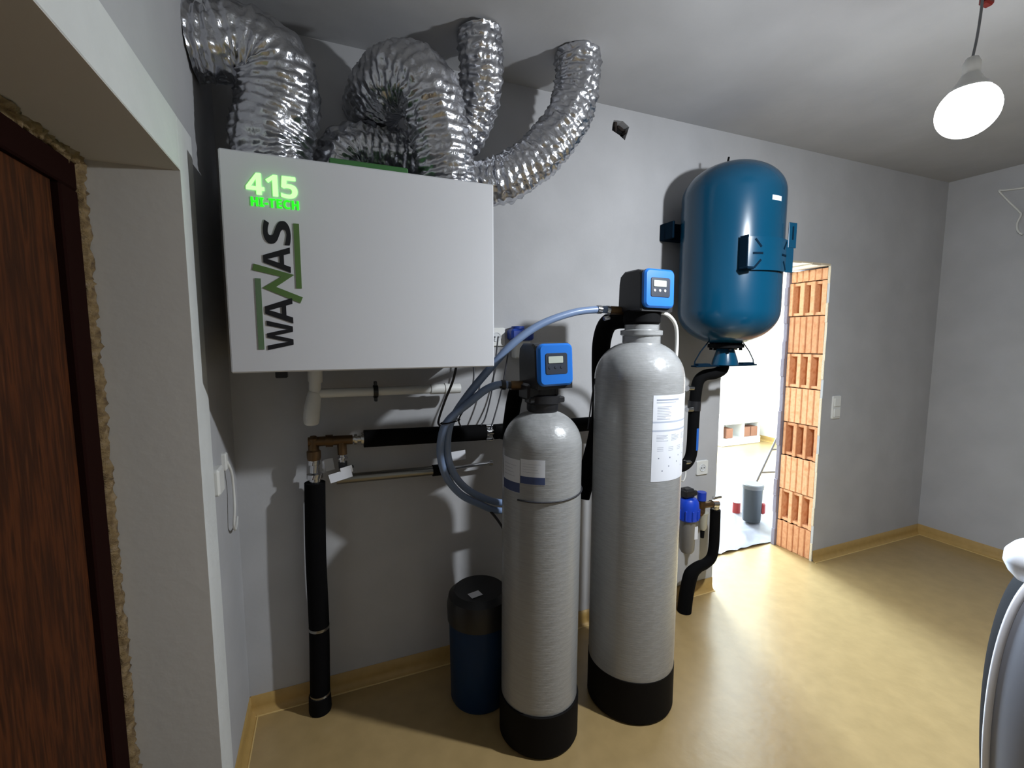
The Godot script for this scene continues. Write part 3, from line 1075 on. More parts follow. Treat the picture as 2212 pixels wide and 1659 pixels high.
# ---------------------------------------------------------------- blue expansion vessel
func vessel():
	var cx := 2.22
	var cz := 0.25
	var r := 0.235
	var v := thing("expansion_vessel", "big teal-blue pressure vessel hung on the wall beside the doorway", "pressure vessel", Vector3(cx, 1.385, cz))
	var g := geo(v)
	var prof := []
	for k in 15:
		var a := -PI / 2 + k / 14.0 * PI / 2
		prof.append(Vector2(r * cos(a) if k else 0.0, 1.655 + 0.165 * sin(a)))
	for k in 6:
		prof.append(Vector2(r, 1.655 + (k + 1) * 0.0915))
	for k in 14:
		var a := (k + 1) / 14.0 * PI / 2
		prof.append(Vector2(r * cos(a) if k < 13 else 0.0, 2.204 + 0.166 * sin(a)))
	g.lathe(prof, at(cx, 0, cz), 80, 0, TAU, 60)
	part(v, "shell", g, M.vessel)
	for k in 2:
		g = geo(v)
		g.rod(Vector3(cx - 0.045 + k * 0.075, 2.355, cz), Vector3(cx - 0.045 + k * 0.08, 2.392 - 0.012 * k, cz + 0.01), 0.005, 8)
		part(v, "top_valve", g, M.matt_black)
	# front saddle plate with slots and bent ends
	g = geo(v)
	g.arc_sheet(cx, cz, 0.243, deg_to_rad(126), deg_to_rad(58), 1.826, 1.972, 0.005, 16)
	var pl := part(v, "saddle_plate", g, M.vessel, "slotted mounting plate on the front")
	g = geo(pl)
	var a0 := deg_to_rad(127)
	var e0 := Vector3(cx + 0.246 * cos(a0), 0, cz + 0.246 * sin(a0))
	g.box(Vector3(e0.x - 0.002, 1.899, e0.z + 0.018), Vector3(0.006, 0.150, 0.045), 0.002)
	g.box(Vector3(e0.x + 0.012, 1.831, e0.z + 0.024), Vector3(0.04, 0.012, 0.05), 0.003)
	part(pl, "end_flange", g, M.slot)
	g = geo(pl)
	g.box(Vector3(2.340, 1.899, cz + 0.222), Vector3(0.066, 0.146, 0.006), 0.002)
	g.box(Vector3(2.358, 1.995, cz + 0.224), Vector3(0.052, 0.115, 0.006), 0.002)
	part(pl, "end_tab", g, M.vessel)
	g = geo(pl)
	g.box(Vector3(2.358, 2.005, cz + 0.2275), Vector3(0.009, 0.060, 0.0015), 0.0)
	part(pl, "slot", g, M.slot)
	for s in [[110, 1.944, 40], [110, 1.899, 90], [110, 1.853, 140], [70, 1.944, -40], [72, 1.899, 90], [70, 1.853, 40]]:
		g = geo(pl)
		var a := deg_to_rad(s[0])
		var xf := Transform3D(Basis(Vector3.UP, PI / 2 - a), Vector3(cx + 0.2485 * cos(a), s[1], cz + 0.2485 * sin(a)))
		g.box(Vector3.ZERO, Vector3(0.009, 0.046, 0.0015), 0.0, xf * Transform3D(Basis(Vector3.BACK, deg_to_rad(s[2])), Vector3.ZERO))
		part(pl, "slot", g, M.slot)
	# wall bracket behind
	g = geo(v)
	g.span(Vector3(1.99, 2.03, 0.002), Vector3(2.42, 2.115, 0.05), 0.003)
	g.span(Vector3(1.99, 2.03, 0.03), Vector3(2.005, 2.115, 0.10), 0.003)
	part(v, "wall_bracket", g, M.slot)
	# white badge
	g = geo(v)
	g.arc_sheet(cx, cz, r + 0.0003, deg_to_rad(94), deg_to_rad(79), 2.136, 2.157, 0.0006, 6)
	part(v, "badge", g, M.paper, "small white stripe on the shoulder")
	# flange, foot and its bar
	g = geo(v)
	g.lathe([Vector2(0.05, 1.47), Vector2(0.085, 1.475), Vector2(0.085, 1.492), Vector2(0.05, 1.50)], at(cx, 0, cz), 28)
	for k in 6:
		var a := k * TAU / 6
		g.rod(Vector3(cx + 0.07 * cos(a), 1.462, cz + 0.07 * sin(a)), Vector3(cx + 0.07 * cos(a), 1.50, cz + 0.07 * sin(a)), 0.008, 8)
	part(v, "flange", g, M.matt_black, "dark bolted flange")
	g = geo(v)
	g.lathe([Vector2(0, 1.388), Vector2(0.064, 1.388), Vector2(0.060, 1.41), Vector2(0.040, 1.472), Vector2(0, 1.472)], at(cx, 0, cz), 28)
	part(v, "outlet_cone", g, M.vessel, "flared blue outlet below the flange")
	g = geo(v)
	g.span(Vector3(cx - 0.205, 1.380, cz - 0.02), Vector3(cx + 0.205, 1.388, cz + 0.02), 0.002)
	for s in [-1.0, 1.0]:
		g.box(Vector3(cx + s * 0.15, 1.391, cz), Vector3(0.08, 0.012, 0.036), 0.003)
		g.tube([Vector3(cx + s * 0.20, 1.388, cz), Vector3(cx + s * 0.197, 1.41, cz), Vector3(cx + s * 0.165, 1.455, cz), Vector3(cx + s * 0.10, 1.52, cz)], 0.003, 6)
	part(v, "foot_bar", g, M.slot, "thin dark foot bar")

# ---------------------------------------------------------------- pipework under the unit
func pipes_left():
	# condensate drain
	var d := thing("drain_pipe", "white plastic drain pipe with trap below the ventilation unit", "pipe", Vector3(0.297, 1.19, 0.12))
	var g := geo(d)
	g.tube([Vector3(0.299, 1.425, 0.12), Vector3(0.298, 1.36, 0.12), Vector3(0.297, 1.355, 0.12), Vector3(0.294, 1.29, 0.12)], [0.026, 0.026, 0.022, 0.022], 20)
	part(d, "down_pipe", g, M.white_plastic)
	g = geo(d)
	g.tube(smooth_path([Vector3(0.295, 1.32, 0.12), Vector3(0.286, 1.275, 0.12), Vector3(0.281, 1.24, 0.12), Vector3(0.279, 1.215, 0.12), Vector3(0.278, 1.197, 0.12), Vector3(0.2778, 1.191, 0.12)], 4), [0.024, 0.025, 0.026, 0.027, 0.028, 0.029, 0.029, 0.029, 0.029, 0.029, 0.029, 0.029, 0.0285, 0.028, 0.027, 0.026, 0.023, 0.019, 0.013, 0.007, 0.001], 20)
	part(d, "trap", g, M.white_plastic)
	g = geo(d)
	g.rod(Vector3(0.297, 1.314, 0.12), Vector3(0.80, 1.309, 0.10), 0.0175, 18)
	part(d, "side_pipe", g, M.white_plastic)
	g = geo(d)
	g.rod(Vector3(0.74, 1.3095, 0.102), Vector3(0.868, 1.308, 0.097), 0.021, 18)
	g.rod(Vector3(0.80, 1.309, 0.10), Vector3(0.812, 1.309, 0.0995), 0.0235, 18)
	part(d, "sleeve", g, M.white_plastic)
	g = geo(d)
	g.rod(Vector3(0.508, 1.312, 0.112), Vector3(0.526, 1.312, 0.112), 0.025, 18)
	g.span(Vector3(0.511, 1.335, 0.10), Vector3(0.523, 1.352, 0.122), 0.002)
	g.span(Vector3(0.511, 1.272, 0.10), Vector3(0.523, 1.289, 0.122), 0.002)
	g.rod(Vector3(0.517, 1.312, 0.0), Vector3(0.517, 1.312, 0.09), 0.004, 8)
	part(d, "pipe_clamp", g, M.black_plastic, "black clamp holding the white pipe")
	# supply pipe: black insulated riser, brass manifold, insulated run along the wall
	var r := thing("supply_riser", "black insulated vertical pipe rising from the floor left of the brine bin", "pipe", Vector3(0.262, 0, 0.085))
	g = geo(r)
	g.tube(smooth_path([Vector3(0.262, 0.0, 0.085), Vector3(0.266, 0.12, 0.085), Vector3(0.272, 0.36, 0.085), Vector3(0.272, 0.66, 0.085), Vector3(0.280, 0.96, 0.085)], 6), 0.0385, 24)
	part(r, "insulation", g, M.foam)
	for y in [0.075, 0.36]:
		g = geo(r)
		var x := 0.265 if y < 0.2 else 0.272
		g.rod(Vector3(x, y - 0.005, 0.085), Vector3(x, y + 0.006, 0.085), 0.0397, 24)
		part(r, "tape_ring", g, M.steel, "thin shiny tape ring")
	g = geo(r)
	g.lathe([Vector2(0.042, 0.0), Vector2(0.044, 0.01), Vector2(0.042, 0.07), Vector2(0.038, 0.075)], at(0.263, 0, 0.085), 24)
	part(r, "foot_sleeve", g, M.matt_black)
	g = geo(r)
	g.lathe([Vector2(0, 0.955), Vector2(0.022, 0.955), Vector2(0.022, 0.975), Vector2(0.03, 0.978), Vector2(0.03, 0.995), Vector2(0.018, 1.0), Vector2(0.018, 1.03), Vector2(0.024, 1.033), Vector2(0.024, 1.055), Vector2(0, 1.055)], at(0.281, 0, 0.085), 12)
	part(r, "union", g, M.chrome, "nickel union above the insulation")
	var m := thing("brass_manifold", "brass tee manifold at the top of the black riser pipe", "pipe fitting", Vector3(0.33, 1.05, 0.085))
	g = geo(m)
	g.rod(Vector3(0.262, 1.122, 0.085), Vector3(0.425, 1.119, 0.085), 0.019, 18)
	g.lathe([Vector2(0, 1.05), Vector2(0.024, 1.05), Vector2(0.026, 1.06), Vector2(0.026, 1.085), Vector2(0.02, 1.09), Vector2(0.02, 1.135), Vector2(0.01, 1.145), Vector2(0, 1.146)], at(0.281, 0, 0.085), 16)
	g.rod(Vector3(0.384, 1.122, 0.085), Vector3(0.385, 1.062, 0.085), 0.018, 16)
	g.rod(Vector3(0.325, 1.1208, 0.085), Vector3(0.352, 1.1204, 0.085), 0.0245, 8)
	part(m, "body", g, M.brass)
	g = geo(m)
	g.rod(Vector3(0.385, 1.066, 0.085), Vector3(0.385, 1.03, 0.085), 0.013, 12)
	g.rod(Vector3(0.385, 1.052, 0.085), Vector3(0.385, 1.044, 0.085), 0.019, 8)
	part(m, "drain_cock", g, M.chrome)
	g = geo(m)
	g.rod(Vector3(0.385, 1.032, 0.085), Vector3(0.386, 1.005, 0.085), 0.017, 12)
	g.box(Vector3(0.40, 1.012, 0.10), Vector3(0.05, 0.012, 0.012), 0.003)
	part(m, "cock_handle", g, M.black_plastic)
	g = geo(m)
	g.rod(Vector3(0.425, 1.119, 0.085), Vector3(0.472, 1.1185, 0.085), 0.013, 14)
	g.rod(Vector3(0.430, 1.119, 0.085), Vector3(0.442, 1.119, 0.085), 0.021, 8)
	g.rod(Vector3(0.457, 1.119, 0.085), Vector3(0.468, 1.119, 0.085), 0.025, 14)
	part(m, "nipple", g, M.chrome)
	g = Geo.new(Vector3(0.375, 0.985, 0.11))
	g.box(Vector3.ZERO, Vector3(0.085, 0.034, 0.0012), 0.0, at(0.375, 0.983, 0.112, Vector3(-8, -6, 14)))
	g.box(Vector3.ZERO, Vector3(0.045, 0.03, 0.0012), 0.0, at(0.398, 1.003, 0.109, Vector3(12, 8, 12)))
	solo("paper_tag", g, M.paper, "white paper tag hanging under the brass drain cock", "tag", "paper tags on the pipes")
	g = Geo.new(Vector3(0.335, 1.01, 0.04))
	g.box(Vector3.ZERO, Vector3(0.034, 0.05, 0.0012), 0.0, at(0.335, 1.015, 0.045, Vector3(4, 0, 8)))
	solo("paper_tag", g, M.paper2, "small grey paper tag between the riser and the brass cock", "tag", "paper tags on the pipes")
	var h := thing("insulated_pipe", "black insulated pipe running level along the wall from the brass manifold", "pipe", Vector3(0.72, 1.07, 0.085))
	g = geo(h)
	g.tube([Vector3(0.468, 1.118, 0.085), Vector3(0.72, 1.1115, 0.085), Vector3(0.985, 1.104, 0.085)], 0.0355, 24)
	part(h, "insulation", g, M.foam)
	g = geo(h)
	g.rod(Vector3(0.985, 1.104, 0.085), Vector3(1.03, 1.103, 0.085), 0.014, 14)
	g.rod(Vector3(0.988, 1.104, 0.085), Vector3(0.998, 1.104, 0.085), 0.024, 8)
	for y in [1.135, 1.072]:
		g.rod(Vector3(0.985, y, 0.10), Vector3(1.015, y, 0.10), 0.008, 8)
	part(h, "fitting", g, M.chrome, "bright fitting at the right end")
	g = geo(h)
	g.tube([Vector3(1.03, 1.103, 0.085), Vector3(1.3, 1.103, 0.085), Vector3(1.62, 1.103, 0.085)], 0.034, 20)
	part(h, "insulation", g, M.foam)
	g = Geo.new(Vector3(0.88, 1.0, 0.04))
	g.box(Vector3.ZERO, Vector3(0.072, 0.042, 0.0012), 0.0, at(0.868, 1.0, 0.05, Vector3(0, 0, 4)))
	solo("paper_tag", g, M.paper, "white paper tag below the right end of the level black pipe", "tag", "paper tags on the pipes")
	var l := thing("metal_pipe", "bare grey metal pipe running level below the black insulated pipe", "pipe", Vector3(0.60, 0.93, 0.06))
	g = geo(l)
	g.tube([Vector3(0.36, 0.953, 0.055), Vector3(0.755, 0.946, 0.055)], 0.020, 18)
	part(l, "pipe_body", g, M.steel)
	g = geo(l)
	g.tube([Vector3(0.752, 0.946, 0.055), Vector3(0.83, 0.945, 0.055)], 0.025, 18)
	part(l, "sleeve", g, M.matt_black)
	g = geo(l)
	g.tube([Vector3(0.83, 0.946, 0.055), Vector3(1.03, 0.953, 0.055)], 0.008, 12)
	g.rod(Vector3(1.015, 0.952, 0.055), Vector3(1.03, 0.953, 0.055), 0.012, 10)
	part(l, "thin_rod", g, M.chrome)
	# pipe that drops from the short tank's valve to the insulated run
	g = Geo.new(Vector3(1.0, 1.2, 0.3))
	g.tube(smooth_path([Vector3(1.04, 1.335, 0.43), Vector3(1.012, 1.322, 0.395), Vector3(1.006, 1.27, 0.37), Vector3(1.016, 1.19, 0.315), Vector3(1.035, 1.13, 0.24), Vector3(1.05, 1.105, 0.12)], 6), 0.03, 18)
	solo("insulated_elbow", g, M.foam, "black insulated elbow behind the shorter tank's valve", "pipe")
	# hoses
	g = Geo.new(Vector3(1.0, 1.4, 0.42))
	var pa := [Vector3(1.43, 1.634, 0.43), Vector3(1.36, 1.636, 0.42), Vector3(1.24, 1.622, 0.42), Vector3(1.10, 1.576, 0.42), Vector3(0.99, 1.508, 0.42), Vector3(0.915, 1.432, 0.41), Vector3(0.838, 1.34, 0.39), Vector3(0.78, 1.25, 0.36), Vector3(0.755, 1.18, 0.34), Vector3(0.757, 1.08, 0.31), Vector3(0.790, 0.99, 0.27), Vector3(0.85, 0.91, 0.23), Vector3(0.93, 0.85, 0.20), Vector3(1.01, 0.81, 0.18), Vector3(1.10, 0.79, 0.16)]
	g.tube(smooth_path(pa, 8), 0.0145, 14)
	solo("drain_hose", g, M.hose, "grey-blue hose arching from the taller tank's valve past the unit", "hose", "grey-blue drain hoses")
	g = Geo.new(Vector3(0.9, 1.3, 0.4))
	var pb := [Vector3(0.955, 1.352, 0.44), Vector3(0.92, 1.352, 0.43), Vector3(0.875, 1.335, 0.42), Vector3(0.815, 1.285, 0.40), Vector3(0.752, 1.225, 0.365), Vector3(0.728, 1.165, 0.345), Vector3(0.728, 1.075, 0.315), Vector3(0.762, 0.975, 0.275), Vector3(0.83, 0.885, 0.235), Vector3(0.92, 0.822, 0.205), Vector3(1.00, 0.775, 0.18), Vector3(1.10, 0.755, 0.16)]
	g.tube(smooth_path(pb, 8), 0.0145, 14)
	solo("drain_hose", g, M.hose, "grey-blue hose from the shorter tank's valve joining the arching hose", "hose", "grey-blue drain hoses")
	g = Geo.new(Vector3(0.74, 1.2, 0.35))
	var ring := []
	for k in 25:
		var a := TAU * k / 24
		ring.append(Vector3(0.757, 1.215, 0.358) + Vector3(0.036 * cos(a), 0.006 * cos(a), 0.021 * sin(a)))
	g.tube(ring, 0.0025, 6, false)
	solo("cable_tie", g, M.matt_black, "black cable tie holding the two grey-blue hoses together", "tie")
	var c := thing("hose_connector", "small metal and black hose connector on the shorter tank's valve", "pipe fitting", Vector3(0.95, 1.34, 0.44))
	g = geo(c)
	g.rod(Vector3(0.915, 1.352, 0.43), Vector3(0.99, 1.350, 0.45), 0.013, 12)
	g.rod(Vector3(0.93, 1.352, 0.435), Vector3(0.945, 1.352, 0.437), 0.019, 8)
	part(c, "nut", g, M.black_plastic)
	g = geo(c)
	g.rod(Vector3(0.965, 1.350, 0.443), Vector3(1.015, 1.349, 0.455), 0.018, 8)
	part(c, "brass_elbow", g, M.brass)
	c = thing("hose_connector", "brass and nickel hose connector on the taller tank's valve", "pipe fitting", Vector3(1.43, 1.63, 0.44))
	g = geo(c)
	g.rod(Vector3(1.40, 1.634, 0.427), Vector3(1.47, 1.632, 0.44), 0.017, 10)
	part(c, "brass_elbow", g, M.brass)
	g = geo(c)
	g.rod(Vector3(1.345, 1.636, 0.42), Vector3(1.362, 1.636, 0.421), 0.0175, 14)
	g.rod(Vector3(1.385, 1.635, 0.424), Vector3(1.398, 1.634, 0.426), 0.0185, 14)
	g.rod(Vector3(1.375, 1.60, 0.423), Vector3(1.40, 1.605, 0.425), 0.008, 8)
	part(c, "hose_clip", g, M.chrome)
	# black cables behind the hoses
	var cabs := [[Vector3(0.80, 1.425, 0.30), Vector3(0.79, 1.36, 0.28), Vector3(0.77, 1.27, 0.22), Vector3(0.76, 1.18, 0.15), Vector3(0.78, 1.15, 0.11)],
		[Vector3(0.90, 1.55, 0.06), Vector3(0.93, 1.40, 0.10), Vector3(0.90, 1.27, 0.14), Vector3(0.86, 1.18, 0.11), Vector3(0.87, 1.14, 0.10)],
		[Vector3(1.07, 1.53, 0.03), Vector3(1.04, 1.38, 0.06), Vector3(1.02, 1.27, 0.07), Vector3(0.985, 1.17, 0.09), Vector3(0.96, 1.14, 0.10)],
		[Vector3(1.12, 1.49, 0.04), Vector3(1.09, 1.36, 0.06), Vector3(1.06, 1.25, 0.07), Vector3(1.02, 1.16, 0.10), Vector3(1.0, 1.12, 0.11)]]
	var cl := ["black cable dropping straight from the unit's underside behind the hoses", "dark cable hanging beside the grey-blue hose under the unit's right corner", "dark cable from the wall socket down to the black pipe", "dark cable from the blue junction box down to the black pipe"]
	for k in 4:
		g = Geo.new(cabs[k][0])
		g.tube(smooth_path(cabs[k], 8), 0.005 if k == 0 else 0.0035, 8)
		solo("cable", g, M.cable, cl[k], "cable", "cables under the unit")
	g = Geo.new(Vector3(0.95, 0.75, 0.2))
	g.tube(smooth_path([Vector3(0.955, 0.80, 0.19), Vector3(1.0, 0.74, 0.20), Vector3(1.03, 0.68, 0.22), Vector3(1.035, 0.62, 0.23), Vector3(1.02, 0.57, 0.24)], 6), 0.006, 8)
	solo("cable", g, M.cable, "dark cable end hanging left of the shorter tank above the bin", "cable", "cables under the unit")
	# black pipe behind the tall tank
	var p := thing("insulated_drop", "black insulated pipe bending from the taller tank's valve and dropping behind it", "pipe", Vector3(1.42, 0.8, 0.3))
	g = geo(p)
	g.tube(smooth_path([Vector3(1.50, 1.60, 0.44), Vector3(1.475, 1.60, 0.37), Vector3(1.457, 1.578, 0.325), Vector3(1.455, 1.51, 0.29), Vector3(1.47, 1.40, 0.262), Vector3(1.475, 1.20, 0.262), Vector3(1.45, 1.05, 0.262), Vector3(1.405, 0.90, 0.262), Vector3(1.378, 0.81, 0.262)], 8), 0.040, 22)
	part(p, "insulation", g, M.foam)

# ---------------------------------------------------------------- pipework right of the tall tank
func pipes_right():
	var v := thing("vessel_pipe", "black insulated pipe bending down from the blue vessel's outlet", "pipe", Vector3(2.15, 0.85, 0.18))
	var g := geo(v)
	g.tube(smooth_path([Vector3(2.222, 1.392, 0.24), Vector3(2.22, 1.362, 0.235), Vector3(2.19, 1.342, 0.22), Vector3(2.14, 1.332, 0.20), Vector3(2.108, 1.30, 0.19), Vector3(2.098, 1.22, 0.185), Vector3(2.092, 1.10, 0.185), Vector3(2.090, 0.97, 0.185), Vector3(2.078, 0.90, 0.185), Vector3(2.04, 0.865, 0.185), Vector3(1.98, 0.86, 0.185)], 8), 0.0285, 20)
	part(v, "insulation", g, M.foam)
	g = geo(v)
	g.rod(Vector3(2.094, 1.20, 0.185), Vector3(2.092, 1.15, 0.185), 0.033, 20)
	part(v, "joint_sleeve", g, M.black_plastic)
	g = geo(v)
	g.arc_sheet(2.0905, 0.185, 0.0283, deg_to_rad(95), deg_to_rad(0), 0.945, 1.06, 0.0015, 8)
	part(v, "blue_tape", g, mat(rgb(30, 98, 190), 0.5), "strip of blue tape")
	for y in [1.27, 1.16, 0.885]:
		g = geo(v)
		g.rod(Vector3(2.03, y, 0.20), Vector3(2.065, y, 0.20), 0.014, 10)
		part(v, "union", g, M.chrome)
	# filter housing with blue cap
	var f := thing("water_filter", "water filter with bright blue cap and grey bowl right of the taller tank", "water filter", Vector3(2.10, 0.37, 0.16))
	g = geo(f)
	g.lathe([Vector2(0, 0.372), Vector2(0.03, 0.374), Vector2(0.038, 0.39), Vector2(0.041, 0.54), Vector2(0.045, 0.565)], at(2.105, 0, 0.16), 24)
	part(f, "bowl", g, mat(rgb(120, 118, 116), 0.3))
	g = geo(f)
	g.lathe([Vector2(0.046, 0.553), Vector2(0.053, 0.56), Vector2(0.055, 0.62), Vector2(0.052, 0.655), Vector2(0.04, 0.672), Vector2(0, 0.675)], at(2.105, 0, 0.16), 20)
	for k in 10:
		var a := k * TAU / 10
		g.box(Vector3(2.105 + 0.055 * cos(a), 0.59, 0.16 + 0.055 * sin(a)), Vector3(0.01, 0.055, 0.01), 0.003)
	part(f, "cap", g, mat(rgb(22, 66, 190), 0.35), "bright blue cap")
	g = geo(f)
	g.box(Vector3(2.10, 0.70, 0.15), Vector3(0.07, 0.05, 0.06), 0.01)
	g.rod(Vector3(2.07, 0.715, 0.16), Vector3(2.14, 0.70, 0.17), 0.016, 10)
	part(f, "valve_knob", g, M.black_plastic)
	g = geo(f)
	g.box(Vector3(2.128, 0.49, 0.198), Vector3(0.022, 0.07, 0.001))
	part(f, "sticker", g, M.paper)
	var s := thing("strainer", "small clear strainer with brass body and blue knob beside the doorway", "water filter", Vector3(2.21, 0.45, 0.15))
	g = geo(s)
	g.rod(Vector3(2.14, 0.615, 0.15), Vector3(2.28, 0.612, 0.15), 0.017, 12)
	g.rod(Vector3(2.20, 0.64, 0.15), Vector3(2.20, 0.57, 0.15), 0.024, 12)
	g.rod(Vector3(2.16, 0.60, 0.16), Vector3(2.19, 0.58, 0.17), 0.02, 10)
	part(s, "brass_body", g, M.brass)
	g = geo(s)
	g.rod(Vector3(2.205, 0.645, 0.15), Vector3(2.205, 0.69, 0.15), 0.024, 14)
	part(s, "blue_knob", g, mat(rgb(24, 60, 170), 0.4))
	g = geo(s)
	g.lathe([Vector2(0, 0.475), Vector2(0.014, 0.477), Vector2(0.022, 0.49), Vector2(0.024, 0.56), Vector2(0.03, 0.575), Vector2(0, 0.576)], at(2.215, 0, 0.155), 18)
	part(s, "bowl", g, mat(rgb(178, 176, 162), 0.2))
	g = geo(s)
	g.lathe([Vector2(0, 0.43), Vector2(0.01, 0.432), Vector2(0.012, 0.47), Vector2(0, 0.477)], at(2.215, 0, 0.155), 12)
	part(s, "drain_tip", g, M.matt_black)
	g = geo(s)
	g.rod(Vector3(2.275, 0.612, 0.15), Vector3(2.335, 0.60, 0.13), 0.022, 12)
	g.rod(Vector3(2.332, 0.61, 0.13), Vector3(2.34, 0.555, 0.12), 0.02, 12)
	g.box(Vector3(2.315, 0.645, 0.15), Vector3(0.06, 0.014, 0.02), 0.004)
	part(s, "angle_valve", g, M.chrome, "nickel angle valve")
	var p := thing("drain_bend", "black insulated pipe bending from the nickel valve to the floor", "pipe", Vector3(2.2, 0.0, 0.12))
	g = geo(p)
	g.tube(smooth_path([Vector3(2.34, 0.56, 0.12), Vector3(2.342, 0.45, 0.12), Vector3(2.340, 0.34, 0.12), Vector3(2.325, 0.28, 0.12), Vector3(2.28, 0.252, 0.12), Vector3(2.23, 0.243, 0.12), Vector3(2.185, 0.215, 0.12), Vector3(2.165, 0.16, 0.12), Vector3(2.150, 0.08, 0.12), Vector3(2.142, 0.0, 0.12)], 8), [0.028, 0.028, 0.028, 0.028, 0.028, 0.028, 0.028, 0.028, 0.028, 0.028, 0.028, 0.028, 0.028, 0.028, 0.028, 0.028, 0.028, 0.028, 0.028, 0.028, 0.028, 0.028, 0.028, 0.028, 0.028, 0.028, 0.028, 0.028, 0.028, 0.028, 0.028, 0.028, 0.028, 0.028, 0.029, 0.029, 0.029, 0.030, 0.030, 0.030, 0.031, 0.031, 0.032, 0.032, 0.033, 0.034, 0.035, 0.036, 0.037, 0.038, 0.038, 0.038, 0.038, 0.038, 0.038, 0.038, 0.038, 0.038, 0.038, 0.038, 0.038, 0.038, 0.038, 0.038, 0.038, 0.038, 0.038, 0.038, 0.038, 0.038, 0.038, 0.038, 0.038], 20)
	part(p, "insulation", g, M.foam)
	g = Geo.new(Vector3(2.1, 0.8, 0.1))
	g.tube(smooth_path([Vector3(2.16, 0.84, 0.03), Vector3(2.18, 0.78, 0.05), Vector3(2.14, 0.74, 0.08), Vector3(2.09, 0.76, 0.10), Vector3(2.06, 0.80, 0.10)], 6), 0.004, 8)
	solo("cable", g, M.white_cable, "pale looped cable above the blue filter cap", "cable")

# ---------------------------------------------------------------- sockets, switch, cables on the walls
func socket_plate(label: String, x: float, y: float, sz: float):
	var s := thing("wall_socket", label, "socket", Vector3(x, y - sz / 2, 0))
	var g := geo(s)
	g.extrude(rrect(sz, sz, 0.008, 4), 0.010, at(x, y, 0), 0.003)
	part(s, "plate", g, M.white_plastic)
	g = geo(s)
	g.lathe([Vector2(0.022, 0), Vector2(0.022, 0.003), Vector2(0.019, 0.003), Vector2(0.018, 0.0012), Vector2(0, 0.001)], at(x, y, 0.010, Vector3(90, 0, 0)), 24)
	part(s, "recess", g, M.button)
	for k in 2:
		g = geo(s)
		g.rod(Vector3(x - 0.0095 + 0.019 * k, y, 0.011), Vector3(x - 0.0095 + 0.019 * k, y, 0.0135), 0.003, 8)
		part(s, "pin_hole", g, M.matt_black)

func small_wall_things():
	socket_plate("white wall socket half hidden by the unit's lower right corner", 1.070, 1.528, 0.085)
	socket_plate("white wall socket near the doorway, right of the black pipe", 2.345, 0.772, 0.085)
	var s := thing("light_switch", "white double light switch on the wall right of the brick jamb", "switch", Vector3(3.503, 0.98, 0))
	var g := geo(s)
	g.extrude(rrect(0.082, 0.155, 0.008, 4), 0.009, at(3.503, 1.060, 0), 0.003)
	part(s, "plate", g, M.white_plastic)
	for k in 2:
		g = geo(s)
		g.extrude(rrect(0.056, 0.056, 0.004, 3), 0.005, at(3.503, 1.024 + 0.071 * k, 0.009, Vector3(-2, 0, 0)), 0.0015)
		part(s, "rocker", g, M.white_plastic)
	# blue-lidded junction box behind the hoses
	var b := thing("junction_box", "small blue and white box on the wall behind the arching hose", "box", Vector3(1.18, 1.46, 0.02))
	g = geo(b)
	g.span(Vector3(1.145, 1.43, 0.001), Vector3(1.225, 1.515, 0.05), 0.006)
	part(b, "body", g, M.white_plastic)
	g = geo(b)
	g.span(Vector3(1.122, 1.512, 0.001), Vector3(1.235, 1.565, 0.07), 0.01)
	g.lathe([Vector2(0.03, 0), Vector2(0.03, 0.012), Vector2(0, 0.014)], at(1.165, 1.565, 0.036), 16)
	part(b, "lid", g, mat(rgb(30, 62, 150), 0.4), "dark blue lid")
	# white cable loop and box on the left wall
	g = Geo.new(Vector3(0.03, 0.95, 0.25))
	g.tube(smooth_path([Vector3(0.006, 1.12, 0.215), Vector3(0.02, 1.07, 0.20), Vector3(0.022, 1.0, 0.185), Vector3(0.024, 0.93, 0.20), Vector3(0.02, 0.875, 0.205), Vector3(0.016, 0.845, 0.17), Vector3(0.012, 0.84, 0.12), Vector3(0.008, 0.855, 0.07)], 8), 0.0045, 8)
	solo("cable_loop", g, M.white_cable, "loose white cable loop hanging on the left wall by the corner", "cable")
	var k := thing("wall_box", "small white box with cover on the left wall beside the door band", "box", Vector3(0.02, 1.03, 0.36))
	g = geo(k)
	g.extrude(rrect(0.075, 0.085, 0.01, 4), 0.022, Transform3D(Basis(Vector3(0, 0, -1), Vector3(0, 1, 0), Vector3(1, 0, 0)), Vector3(0.0, 1.078, 0.352)), 0.006)
	part(k, "body", g, M.white_plastic)
	g = geo(k)
	g.extrude(rrect(0.03, 0.06, 0.006, 4), 0.014, Transform3D(Basis(Vector3(0, 0, -1), Vector3(0, 1, 0), Vector3(1, 0, 0)), Vector3(0.0, 1.105, 0.215)), 0.004)
	part(k, "cable_outlet", g, M.white_plastic)
	# bent white cable sticking out of the right wall
	g = Geo.new(Vector3(W, 2.4, 0.4))
	g.tube(smooth_path([Vector3(W + 0.01, 2.49, 0.46), Vector3(W - 0.02, 2.492, 0.40), Vector3(W - 0.035, 2.50, 0.32), Vector3(W - 0.04, 2.505, 0.297), Vector3(W - 0.04, 2.49, 0.30), Vector3(W - 0.03, 2.42, 0.345), Vector3(W - 0.02, 2.345, 0.395), Vector3(W - 0.02, 2.32, 0.405), Vector3(W - 0.03, 2.27, 0.395), Vector3(W - 0.04, 2.22, 0.405), Vector3(W - 0.04, 2.19, 0.43)], 6), 0.006, 8)
	solo("cable", g, M.white_cable, "bent white cable end sticking out of the right wall", "cable")

